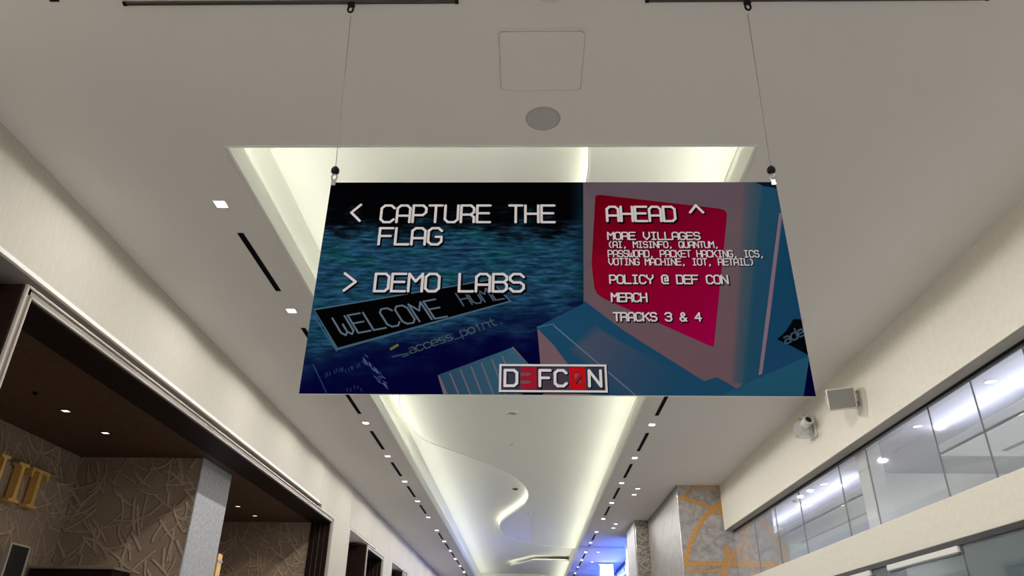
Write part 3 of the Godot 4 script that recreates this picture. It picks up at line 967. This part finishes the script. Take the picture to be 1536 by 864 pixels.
func build_wall_fittings() -> void:
	# loudspeaker on a bracket
	var t := thing("wall_speaker", "boxy grey loudspeaker on a bracket fixed to the cream bulkhead", "speaker", Vector3(XR, 4.70, -9.06))
	boxpart("wall_plate", Vector3(-0.02, -0.1, -0.06), Vector3(0, 0.1, 0.06), M.grey_plastic, t, 0.004)
	boxpart("arm", Vector3(-0.12, -0.02, -0.02), Vector3(-0.02, 0.02, 0.02), M.grey_plastic, t, 0.004)
	var b := Basis.from_euler(Vector3(deg_to_rad(14), deg_to_rad(-22), 0))
	var cab := boxpart("cabinet", Vector3(-0.17, -0.135, -0.11), Vector3(0.17, 0.135, 0.10), M.white_plastic, t, 0.02)
	cab.transform = Transform3D(b, Vector3(-0.22, -0.01, 0.04))
	var gr := boxpart("grille", Vector3(-0.155, -0.122, 0.10), Vector3(0.155, 0.112, 0.11), M.speaker_cloth, cab, 0.006)
	gr.position = Vector3.ZERO
	for s in [-1.0, 1.0]:
		var yk := boxpart("yoke", Vector3(s * 0.175, -0.05, -0.13), Vector3(s * 0.19, 0.05, 0.03), M.white_plastic, t, 0.004)
		yk.transform = cab.transform
	# camera in a clear housing
	var c := thing("security_camera", "small silver camera in a clear bracketed housing on the cream bulkhead", "camera", Vector3(XR, 4.80, -10.62))
	c.scale = Vector3.ONE * 1.3
	boxpart("wall_plate", Vector3(-0.03, -0.13, -0.10), Vector3(0, 0.11, 0.10), M.white_plastic, c, 0.006)
	var h := boxpart("housing", Vector3(-0.20, -0.12, -0.10), Vector3(-0.03, 0.07, 0.10), M.glass_low, c, 0.03)
	h.material_override = pane(Color(0.8, 0.8, 0.8), 0.45)
	var stc := stool()
	lathe(stc, [Vector2(0, -0.09), Vector2(0.05, -0.09), Vector2(0.052, 0.09), Vector2(0.058, 0.1), Vector2(0.058, 0.13), Vector2(0.04, 0.131), Vector2(0.036, 0.12), Vector2(0, 0.12)], Vector3.ZERO, 24, Basis.from_euler(Vector3(deg_to_rad(75), deg_to_rad(10), 0)))
	var barrel := part("barrel", stc, M.white_plastic, c)
	barrel.position = Vector3(-0.13, 0.0, 0.06)
	var stl := stool()
	lathe(stl, [Vector2(0, 0.122), Vector2(0.034, 0.122)], Vector3.ZERO, 24, Basis.from_euler(Vector3(deg_to_rad(75), deg_to_rad(10), 0)))
	var le := part("lens", stl, M.black, barrel)
	le.position = Vector3.ZERO
	var sta := stool()
	tube(sta, [Vector3(-0.02, 0.09, 0.02), Vector3(-0.10, 0.13, 0.05), Vector3(-0.13, 0.05, 0.06)], 0.012)
	tube(sta, [Vector3(-0.02, 0.09, -0.05), Vector3(-0.12, 0.11, -0.06), Vector3(-0.15, 0.02, -0.02)], 0.01)
	part("bracket", sta, M.grey_plastic, c)

# ------------------------------------------------------------------ hanging sign

const SX0 := -1.043
const SX1 := 1.296
const SY0 := 2.693
const SY1 := 3.866
const SZ := -3.16

func build_sign() -> void:
	# hanging rails on the ceiling
	for r in [[-2.482, -0.437, -1.08, "toward the dark shopfront"], [0.72, 2.754, 1.318, "toward the clerestory"]]:
		var t := thing("hanging_rail", "thin dark grey hanging rail on the ceiling, the one " + r[3], "rail", Vector3(0, CEIL, SZ + 0.022), "")
		boxpart("rail", Vector3(r[0], -0.016, -0.012), Vector3(r[1], 0, 0.012), M.track, t, 0.003)
		for x: float in [r[0], r[1]]:
			boxpart("end_cap", Vector3(x - 0.012, -0.018, -0.013), Vector3(x + 0.012, 0, 0.013), M.black_metal, t, 0.002)
		var st := stool()
		var hx: float = r[2]
		bx(st, Vector3(hx - 0.02, -0.045, -0.014), Vector3(hx + 0.022, -0.014, 0.014), 0.004)
		var ring := []
		for k in 13:
			ring.append(Vector3(hx + 0.016 * sin(TAU * k / 12), -0.068 + 0.026 * cos(TAU * k / 12), 0))
		tube(st, ring, 0.0065, 6)
		part("hook", st, M.black_metal, t)
	var t := thing("hanging_sign", "large printed direction sign hung on two wires from the ceiling", "sign", Vector3(0, 0, SZ))
	# panel: thin board with the print on its face
	var st := stool()
	bx(st, Vector3(SX0, SY0, -0.012), Vector3(SX1, SY1, -0.001), 0.001)
	part("board", st, M.edge, t)
	var face := SurfaceTool.new()
	face.begin(Mesh.PRIMITIVE_TRIANGLES)
	var q := [[SX0, SY1, 0, 0], [SX1, SY1, 1, 0], [SX1, SY0, 1, 1], [SX0, SY1, 0, 0], [SX1, SY0, 1, 1], [SX0, SY0, 0, 1]]
	for v: Array in q:
		face.set_normal(Vector3.BACK)
		face.set_uv(Vector2(v[2], v[3]))
		face.add_vertex(Vector3(v[0], v[1], 0))
	var pm := mat(Color.WHITE, 0.55)
	pm.metallic_specular = 0.05
	pm.albedo_texture = sign_print()
	part("printed_face", face, pm, t)
	for s in [[-1.08, SX0 + 0.012], [1.318, SX1 - 0.012]]:
		var top := Vector3(s[0], CEIL - 0.102, 0)
		var low := Vector3(s[1], SY1 + 0.075, 0)
		var stw := stool()
		tube(stw, [top, low], 0.002, 6)
		part("wire", stw, M.wire, t)
		var stb := stool()
		lathe(stb, [Vector2(0, 0.026), Vector2(0.014, 0.022), Vector2(0.022, 0.008), Vector2(0.022, -0.008), Vector2(0.012, -0.02), Vector2(0, -0.022)], low, 16)
		part("wire_grip", stb, M.black_metal, t)
		var sth := stool()
		var ring := []
		for k in 13:
			ring.append(low + Vector3(0.014 * sin(TAU * k / 12), -0.042 + 0.02 * cos(TAU * k / 12), 0))
		tube(sth, ring, 0.005, 6)
		bx(sth, Vector3(s[1] - 0.012, SY1 - 0.02, -0.016), Vector3(s[1] + 0.012, SY1 + 0.018, 0.004), 0.002)
		part("clip", sth, M.steel, t)

# --- the print: drawn on a 2048 x 1024 sheet

const TW := 2048
const TH := 1024
var buf := PackedByteArray()
const INK := 1.0

func ink(x: int, y: int, r: float, g: float, b: float, a: float) -> void:
	if x < 0 or y < 0 or x >= TW or y >= TH: return
	var i := (y * TW + x) * 3
	buf[i] = int(buf[i] * (1 - a) + r * a)
	buf[i + 1] = int(buf[i + 1] * (1 - a) + g * a)
	buf[i + 2] = int(buf[i + 2] * (1 - a) + b * a)

# fill a polygon; colour runs from c0 to c1 along the line p -> q
func fill(poly: PackedVector2Array, c0: Color, c1: Color, p: Vector2, q: Vector2, a := 1.0) -> void:
	var lo := TH
	var hi := 0
	for v in poly:
		lo = mini(lo, int(floor(v.y)))
		hi = maxi(hi, int(ceil(v.y)))
	var d := q - p
	var dd := maxf(d.length_squared(), 1.0)
	for y in range(maxi(lo, 0), mini(hi, TH)):
		var xs := []
		var fy := y + 0.5
		for k in poly.size():
			var u := poly[k]
			var v := poly[(k + 1) % poly.size()]
			if (u.y <= fy) != (v.y <= fy):
				xs.append(u.x + (fy - u.y) / (v.y - u.y) * (v.x - u.x))
		xs.sort()
		for k in range(0, xs.size() - 1, 2):
			for x in range(maxi(int(round(xs[k])), 0), mini(int(round(xs[k + 1])), TW)):
				var t := clampf((Vector2(x, y) - p).dot(d) / dd, 0, 1)
				ink(x, y, lerpf(c0.r, c1.r, t) * 255, lerpf(c0.g, c1.g, t) * 255, lerpf(c0.b, c1.b, t) * 255, a)

func poly(v: Array) -> PackedVector2Array:
	var out := PackedVector2Array()
	for k in range(0, v.size(), 2): out.append(Vector2(v[k], v[k + 1]))
	return out

func flat(v: Array, c: Color, a := 1.0) -> void:
	fill(poly(v), c, c, Vector2.ZERO, Vector2.ONE, a)

func line(a: Vector2, b: Vector2, w: float, c: Color, alpha := 1.0) -> void:
	var r := w * 0.5
	var d := b - a
	var dd := maxf(d.length_squared(), 1e-6)
	for y in range(int(minf(a.y, b.y) - r - 1), int(maxf(a.y, b.y) + r + 2)):
		for x in range(int(minf(a.x, b.x) - r - 1), int(maxf(a.x, b.x) + r + 2)):
			var p := Vector2(x, y)
			var t := clampf((p - a).dot(d) / dd, 0, 1)
			var e := r + 0.5 - p.distance_to(a + d * t)
			if e > 0.0: ink(x, y, c.r * 255, c.g * 255, c.b * 255, minf(e, 1.0) * alpha)

# stroke letters on a 4 x 6 grid
const GLYPH := {
	"A": [[0, 6, 0, 1, 1, 0, 3, 0, 4, 1, 4, 6], [0, 3.7, 4, 3.7]],
	"B": [[0, 0, 3, 0, 4, 0.9, 4, 2, 3.2, 2.8, 4, 3.7, 4, 5.1, 3, 6, 0, 6, 0, 0], [0, 2.8, 3.2, 2.8]],
	"C": [[4, 1, 3, 0, 1, 0, 0, 1, 0, 5, 1, 6, 3, 6, 4, 5]],
	"D": [[0, 0, 3, 0, 4, 1, 4, 5, 3, 6, 0, 6, 0, 0]],
	"E": [[4, 0, 0, 0, 0, 6, 4, 6], [0, 2.8, 3.6, 2.8]],
	"F": [[4, 0, 0, 0, 0, 6], [0, 2.9, 3.4, 2.9]],
	"G": [[4, 1, 3, 0, 1, 0, 0, 1, 0, 5, 1, 6, 3, 6, 4, 5, 4, 3.2, 2.3, 3.2]],
	"H": [[0, 0, 0, 6], [4, 0, 4, 6], [0, 3, 4, 3]],
	"I": [[0.7, 0, 3.3, 0], [2, 0, 2, 6], [0.7, 6, 3.3, 6]],
	"K": [[0, 0, 0, 6], [4, 0, 0, 3.4], [1.3, 2.4, 4, 6]],
	"L": [[0, 0, 0, 6, 4, 6]],
	"M": [[0, 6, 0, 0, 2, 2.6, 4, 0, 4, 6]],
	"N": [[0, 6, 0, 0, 4, 6, 4, 0]],
	"O": [[1, 0, 3, 0, 4, 1, 4, 5, 3, 6, 1, 6, 0, 5, 0, 1, 1, 0]],
	"P": [[0, 6, 0, 0, 3, 0, 4, 1, 4, 2.5, 3, 3.5, 0, 3.5]],
	"Q": [[1, 0, 3, 0, 4, 1, 4, 5, 3, 6, 1, 6, 0, 5, 0, 1, 1, 0], [2.4, 4.2, 4, 6]],
	"R": [[0, 6, 0, 0, 3, 0, 4, 1, 4, 2.4, 3, 3.3, 0, 3.3], [3, 3.3, 4, 4.2, 4, 6]],
	"S": [[4, 1, 3, 0, 1, 0, 0, 1, 0, 2, 1, 2.9, 3, 2.9, 4, 3.8, 4, 5, 3, 6, 1, 6, 0, 5]],
	"T": [[0, 0, 4, 0], [2, 0, 2, 6]],
	"U": [[0, 0, 0, 5, 1, 6, 3, 6, 4, 5, 4, 0]],
	"V": [[0, 0, 0, 3.6, 2, 6, 4, 3.6, 4, 0]],
	"W": [[0, 0, 0, 5, 1, 6, 2, 5, 2, 2.5], [2, 5, 3, 6, 4, 5, 4, 0]],
	"Y": [[0, 0, 0, 1.6, 2, 3.4, 4, 1.6, 4, 0], [2, 3.4, 2, 6]],
	"3": [[0, 1, 1, 0, 3, 0, 4, 1, 4, 2, 3.2, 2.8, 4, 3.7, 4, 5, 3, 6, 1, 6, 0, 5], [1.4, 2.8, 3.2, 2.8]],
	"4": [[3, 6, 3, 0, 0, 4, 4, 4]],
	"0": [[1, 0, 3, 0, 4, 1, 4, 5, 3, 6, 1, 6, 0, 5, 0, 1, 1, 0], [1.2, 4.6, 2.9, 1.6]],
	"&": [[4, 6, 0.8, 1.8, 0.8, 0.8, 1.6, 0, 2.4, 0, 3, 0.8, 3, 1.5, 0, 4, 0, 5, 1, 6, 2.4, 6, 4, 4]],
	"@": [[4, 6, 1, 6, 0, 5, 0, 1, 1, 0, 3, 0, 4, 1, 4, 4, 2, 4, 2, 2, 4, 2]],
	"(": [[3, 0, 1.6, 1.6, 1.6, 4.4, 3, 6]], ")": [[1, 0, 2.4, 1.6, 2.4, 4.4, 1, 6]],
	",": [[1.6, 5.4, 1.9, 5.9, 1.2, 6.8]], ".": [[1.8, 5.8, 2.2, 5.8]], "_": [[0, 6.4, 4, 6.4]],
	"<": [[3.4, 0.3, 0.6, 3, 3.6, 5.8]], ">": [[0.6, 0.3, 3.6, 3, 0.9, 5.8]], "^": [[0.2, 2.3, 2, 0, 3.8, 2.3]],
	"a": [[0.4, 2, 3, 2, 4, 3, 4, 6, 1, 6, 0, 5, 1, 3.8, 4, 3.8]], "c": [[4, 2.6, 3, 2, 1, 2, 0, 3, 0, 5, 1, 6, 3, 6, 4, 5.4]],
	"e": [[0, 4, 4, 4, 4, 3, 3, 2, 1, 2, 0, 3, 0, 5, 1, 6, 3.6, 6]], "s": [[4, 2, 1, 2, 0, 3, 1, 3.9, 3, 4, 4, 5, 3, 6, 0, 6]],
	"p": [[0, 8, 0, 2, 3, 2, 4, 3, 4, 5, 3, 6, 0, 6]], "o": [[1, 2, 3, 2, 4, 3, 4, 5, 3, 6, 1, 6, 0, 5, 0, 3, 1, 2]],
	"i": [[1, 2, 2, 2, 2, 6], [2, 0.6, 2, 0.9]], "n": [[0, 6, 0, 2, 3, 2, 4, 3, 4, 6]], "t": [[1.5, 0, 1.5, 5, 2.4, 6, 3.6, 6], [0, 2, 3.4, 2]],
	"d": [[4, 0, 4, 6, 1, 6, 0, 5, 0, 3, 1, 2, 4, 2]], "r": [[0, 6, 0, 2, 0, 3, 1.2, 2, 3.4, 2]], "k": [[0, 0, 0, 6], [3.6, 2, 0, 4.2, 3.8, 6]],
}

# text along `ux` (one advance per letter) with `uy` the cap height vector; w is the stroke
func text(s: String, o: Vector2, ux: Vector2, uy: Vector2, w: float, c: Color, alpha := 1.0, wide := 0.80) -> void:
	for k in s.length():
		if not GLYPH.has(s[k]): continue
		var base := o + ux * k
		for stroke: Array in GLYPH[s[k]]:
			for i in range(0, stroke.size() - 2, 2):
				var a: Vector2 = base + ux * wide * (stroke[i] / 4.0) + uy * (stroke[i + 1] / 6.0)
				var b: Vector2 = base + ux * wide * (stroke[i + 2] / 4.0) + uy * (stroke[i + 3] / 6.0)
				line(a, b, w, c, alpha)

func label(s: String, x0: float, x1: float, y0: float, y1: float, w: float) -> void:
	# x0, x1: outer edges of the first and last glyph
	var adv := (x1 - x0 - w) / (s.length() - 1 + 0.80)
	var o := Vector2(x0 + w * 0.5, y0 + w * 0.5)
	var uy := Vector2(0, y1 - y0 - w)
	text(s, o + Vector2(w * 0.45, w * 0.55), Vector2(adv, 0), uy, w * 1.5, Color(0.03, 0.02, 0.04), 0.9)
	text(s, o, Vector2(adv, 0), uy, w, Color(0.775, 0.76, 0.775))

func sign_print() -> ImageTexture:
	# painted background at half size: black sky breaking into streaked teal, deep navy along the bottom
	var bg := Image.create(TW / 2, TH / 2, false, Image.FORMAT_RGB8)
	var n1 := FastNoiseLite.new()
	n1.seed = 11
	n1.frequency = 0.012
	var n2 := FastNoiseLite.new()
	n2.seed = 12
	n2.frequency = 0.02
	for y in TH / 2:
		for x in TW / 2:
			if x > 590 and y < 300: continue
			var v := y * 2.0
			var big := n1.get_noise_2d(x * 0.7, y * 1.3)
			var st := n2.get_noise_2d(x * 0.8, y * 5.0) + 0.5 * n2.get_noise_2d(x * 2.0 + 400, y * 9.0)
			var t := smoothstep(150.0, 350.0, v + big * 130.0 + st * 50.0)
			var c := Color(0.004, 0.004, 0.012).lerp(Color(0.10, 0.235, 0.34), t)
			c = c + Color(0.09, 0.155, 0.20) * st * t
			c = c + Color(-0.04, 0.06, -0.05) * maxf(big, 0) * t
			c = c + Color(0.06, 0.05, 0.16) * maxf(st - 0.45, 0) * (1 - t)
			# navy toward the bottom, with a diagonal front
			var u := smoothstep(700.0, 960.0, v + x * 0.42 - 60 + big * 120.0)
			c = c.lerp(Color(0.008, 0.01, 0.19), u)
			var e := smoothstep(545, 580, x) * (1.0 - smoothstep(240.0, 330.0, float(y)))
			c = c.lerp(Color(0.05, 0.14, 0.20), e * 0.6)
			bg.set_pixel(x, y, Color(clampf(c.r, 0, 1), clampf(c.g, 0, 1), clampf(c.b, 0, 1)))
	bg.resize(TW, TH, Image.INTERPOLATE_BILINEAR)
	buf = bg.get_data()
	var lilac := Color(0.45, 0.36, 0.40)
	var lilac2 := Color(0.35, 0.26, 0.33)
	var blue := Color(0.10, 0.27, 0.39)
	var blue2 := Color(0.13, 0.33, 0.43)
	# blue ground on the far side
	fill(poly([1167, 0, 2048, 0, 2048, 1024, 1150, 1024, 1148, 606]), blue, Color(0.09, 0.26, 0.38), Vector2(0, 0), Vector2(0, 1024))
	# keyboard body
	flat([953, 729, 1146, 622, 1300, 640, 2048, 1024, 979, 1024], blue)
	for k in 9:
		var m := k * 7.0
		fill(poly([1186 + m, 715 + m, 1590 - m, 985 - m, 1500 - m, 1024, 1270 + m, 1024, 1080 + m, 830 - m * 0.3]), Color(0.31, 0.31, 0.37), blue, Vector2(1180, 780), Vector2(1520, 1010), 0.16)
	flat([953, 735, 1021, 812, 1165, 1024, 975, 1024], Color(0.42, 0.34, 0.38))
	line(Vector2(1022, 723), Vector2(1341, 1024), 5, Color(0.36, 0.45, 0.53))
	line(Vector2(953, 729), Vector2(1022, 715), 5, Color(0.20, 0.42, 0.53))
	# monitor
	fill(poly([1168, 0, 1985, 0, 1978, 66, 1784, 963, 1743, 996, 1709, 969, 1667, 946, 1617, 963, 1311, 745, 1204, 653, 1150, 606]), Color(0.355, 0.325, 0.355), Color(0.395, 0.315, 0.35), Vector2(1200, 0), Vector2(1500, 900))
	fill(poly([1168, 0, 1985, 0, 1978, 66, 1960, 150, 1800, 140, 1240, 68, 1210, 90]), lilac2, lilac2, Vector2.ZERO, Vector2.ONE, 0.3)
	flat([1311, 745, 1617, 963, 1550, 955, 1240, 730, 1190, 650], blue)
	# side of the monitor: steps from lilac to blue
	for k in 14:
		var f := k / 13.0
		flat([1905 + k * 8, 0, 2048, 0, 2048, 240, 1772 + k * 8, 985, 1725 + k * 5, 965], Color(0.16, 0.30, 0.38), 0.16)
	flat([1985, 0, 2048, 0, 2048, 200, 1850, 935, 1765, 985], Color(0.09, 0.27, 0.37), 0.5)
	flat([1950, 0, 2048, 0, 2048, 34, 1990, 22], Color(0.02, 0.04, 0.10), 0.8)
	flat([2038, 168, 2052, 168, 1856, 929, 1836, 937], Color(0.47, 0.40, 0.46))
	fill(poly([1850, 935, 2048, 215, 2048, 1024, 1740, 1024]), Color(0.06, 0.25, 0.36), Color(0.10, 0.25, 0.39), Vector2(2040, 300), Vector2(1900, 1000))
	flat([1746, 991, 2055, 849, 2004, 1024, 1677, 1024], Color(0.12, 0.31, 0.41))
	flat([2000, 1024, 2048, 869, 2048, 1024], Color(0.01, 0.01, 0.17))
	# dark tag with pale strokes
	flat([1933, 781, 1975, 745, 2015, 690, 2048, 690, 2048, 850, 1998, 817], Color(0.01, 0.02, 0.05))
	text("ade", Vector2(1958, 760), Vector2(30, -15), Vector2(6, 42), 7, Color(0.24, 0.31, 0.38))
	# red screen
	fill(poly([1220, 80, 1228, 72, 1245, 70, 1770, 143, 1796, 152, 1805, 172, 1795, 227, 1676, 800, 1672, 815, 1650, 808, 1234, 597, 1208, 575, 1197, 549, 1190, 429]), Color(0.38, 0.0, 0.06), Color(0.56, 0.0, 0.26), Vector2(1250, 90), Vector2(1650, 800))
	fill(poly([1192, 380, 1700, 420, 1640, 700, 1234, 597, 1197, 549]), Color(0.52, 0.02, 0.10), Color(0.50, 0.0, 0.20), Vector2(1200, 400), Vector2(1640, 700), 0.5)
	# banner
	flat([8, 650, 752, 505, 847, 613, 128, 838], Color(0.25, 0.36, 0.44))
	flat([14, 656, 748, 512, 834, 609, 132, 826], Color(0.004, 0.004, 0.008))
	text("WELCOME", Vector2(92, 692), Vector2(63, -13.2), Vector2(54, 80), 8, Color(0.34, 0.41, 0.48))
	text("HOME", Vector2(606, 574), Vector2(45, -9), Vector2(36, 58), 7, Color(0.28, 0.34, 0.42))
	text("_access_point.", Vector2(386, 828), Vector2(30.0, -11.2), Vector2(16, 34), 6, Color(0.33, 0.41, 0.38), 0.55)
	flat([345, 828, 378, 806, 384, 816, 352, 838], Color(0.48, 0.45, 0.13), 0.8)
	line(Vector2(360, 864), Vector2(420, 850), 7, Color(0.25, 0.42, 0.36), 0.6)
	var rng := RandomNumberGenerator.new()
	rng.seed = 4
	for k in 26:   # scattered pale dashes
		var p := Vector2(225 + k * 4.2 + rng.randf() * 24, 850 + k * 5.2 + rng.randf() * 22)
		line(p, p + Vector2(6 + rng.randf() * 10, 8 + rng.randf() * 8), 5, Color(0.36, 0.44, 0.62), 0.55)
	for k in 14:
		var p := Vector2(90 + k * 10 + rng.randf() * 10, 925 - k * 2.5 + rng.randf() * 16)
		line(p, p + Vector2(4, 14), 6, Color(0.20, 0.36, 0.50), 0.4)
	for k in 5:
		var p := Vector2(190 + k * 14, 985 + rng.randf() * 18)
		line(p, p + Vector2(3, 12), 4, Color(0.40, 0.42, 0.46), 0.5)
	line(Vector2(40, 900), Vector2(110, 1020), 5, Color(0.25, 0.40, 0.48), 0.5)
	line(Vector2(12, 680), Vector2(128, 840), 7, Color(0.22, 0.36, 0.44), 0.7)
	# striped block
	fill(poly([551, 943, 852, 821, 945, 940, 890, 1024, 580, 1024]), Color(0.16, 0.27, 0.36), Color(0.20, 0.36, 0.46), Vector2(560, 950), Vector2(900, 880))
	flat([551, 943, 562, 950, 596, 1024, 578, 1024], Color(0.40, 0.36, 0.42))
	for k in 6:
		line(Vector2(600 + k * 42, 935 - k * 15), Vector2(640 + k * 46, 1024), 6, Color(0.47, 0.40, 0.44), 0.8)
	line(Vector2(852, 821), Vector2(945, 930), 7, Color(0.42, 0.38, 0.42), 0.8)
	# logo box
	for v in [[799, 894, 1232, 903], [799, 1004, 1232, 1013], [799, 894, 808, 1013], [1223, 894, 1232, 1013]]:
		flat([v[0] + 4, v[1] + 5, v[2] + 4, v[1] + 5, v[2] + 4, v[3] + 5, v[0] + 4, v[3] + 5], Color(0.02, 0.02, 0.04))
	flat([806, 900, 1226, 900, 1226, 1008, 806, 1008], Color(0.20, 0.19, 0.25), 0.75)
	for v in [[799, 894, 1232, 903], [799, 1004, 1232, 1013], [799, 894, 808, 1013], [1223, 894, 1232, 1013]]:
		flat([v[0], v[1], v[2], v[1], v[2], v[3], v[0], v[3]], Color(0.80, 0.79, 0.81))
	flat([886, 906, 950, 906, 950, 1000, 886, 1000], Color(0.58, 0.10, 0.18))
	flat([1082, 906, 1146, 906, 1146, 1000, 1082, 1000], Color(0.68, 0.07, 0.10))
	var lw := Color(0.82, 0.81, 0.83)
	for g in [["D", 822, 870], ["F", 962, 1004], ["C", 1023, 1068], ["N", 1160, 1206]]:
		text(g[0], Vector2(g[1] + 4, 924), Vector2(g[2] - g[1], 0), Vector2(0, 66), 13, Color(0.03, 0.03, 0.05), 1.0, 1.0)
		text(g[0], Vector2(g[1], 920), Vector2(g[2] - g[1], 0), Vector2(0, 66), 12, lw, 1.0, 1.0)
	for v in [[885, 931, 920, 943], [885, 965, 920, 977]]:
		flat([v[0], v[1], v[2], v[1], v[2] + 6, (v[1] + v[3]) * 0.5, v[2], v[3], v[0], v[3]], Color(0.40, 0.31, 0.35))
	flat([1102, 934, 1126, 934, 1126, 974, 1102, 974], Color(0.40, 0.31, 0.35))
	line(Vector2(1100, 972), Vector2(1128, 936), 12, Color(0.66, 0.07, 0.10))
	line(Vector2(1108, 976), Vector2(1130, 948), 4, Color(0.06, 0.03, 0.05))
	# lettering
	label("CAPTURE THE", 243, 1038, 121, 222, 12)
	label("FLAG", 246, 535, 242, 338, 12)
	label("DEMO LABS", 250, 901, 474, 570, 12)
	for g in [["<", 104, 160, 118, 212], [">", 110, 178, 474, 564], ["^", 1638, 1702, 126, 226]]:
		var uy := Vector2(0, g[4] - g[3])
		text(g[0], Vector2(g[1] + 5, g[3] + 6), Vector2(g[2] - g[1], 0), uy, 16, Color(0.03, 0.02, 0.04), 0.9, 1.0)
		text(g[0], Vector2(g[1], g[3]), Vector2(g[2] - g[1], 0), uy, 12, Color(0.775, 0.76, 0.775), 1.0, 1.0)
	label("AHEAD", 1262, 1578, 128, 216, 12)
	label("MORE VILLAGES", 1263, 1674, 266, 309, 7)
	label("(AI, MISINFO, QUANTUM,", 1262, 1752, 314, 350, 5.5)
	label("PASSWORD, PACKET HACKING, ICS,", 1261, 1942, 359, 397, 5.5)
	label("VOTING MACHINE, IOT, RETAIL)", 1262, 1893, 400, 437, 5.5)
	label("POLICY @ DEF CON", 1261, 1770, 481, 528, 7.5)
	label("MERCH", 1264, 1419, 568, 614, 7.5)
	label("TRACKS 3 & 4", 1268, 1638, 659, 703, 7.5)
	var im := Image.create_from_data(TW, TH, false, Image.FORMAT_RGB8, buf)
	return ImageTexture.create_from_image(im)
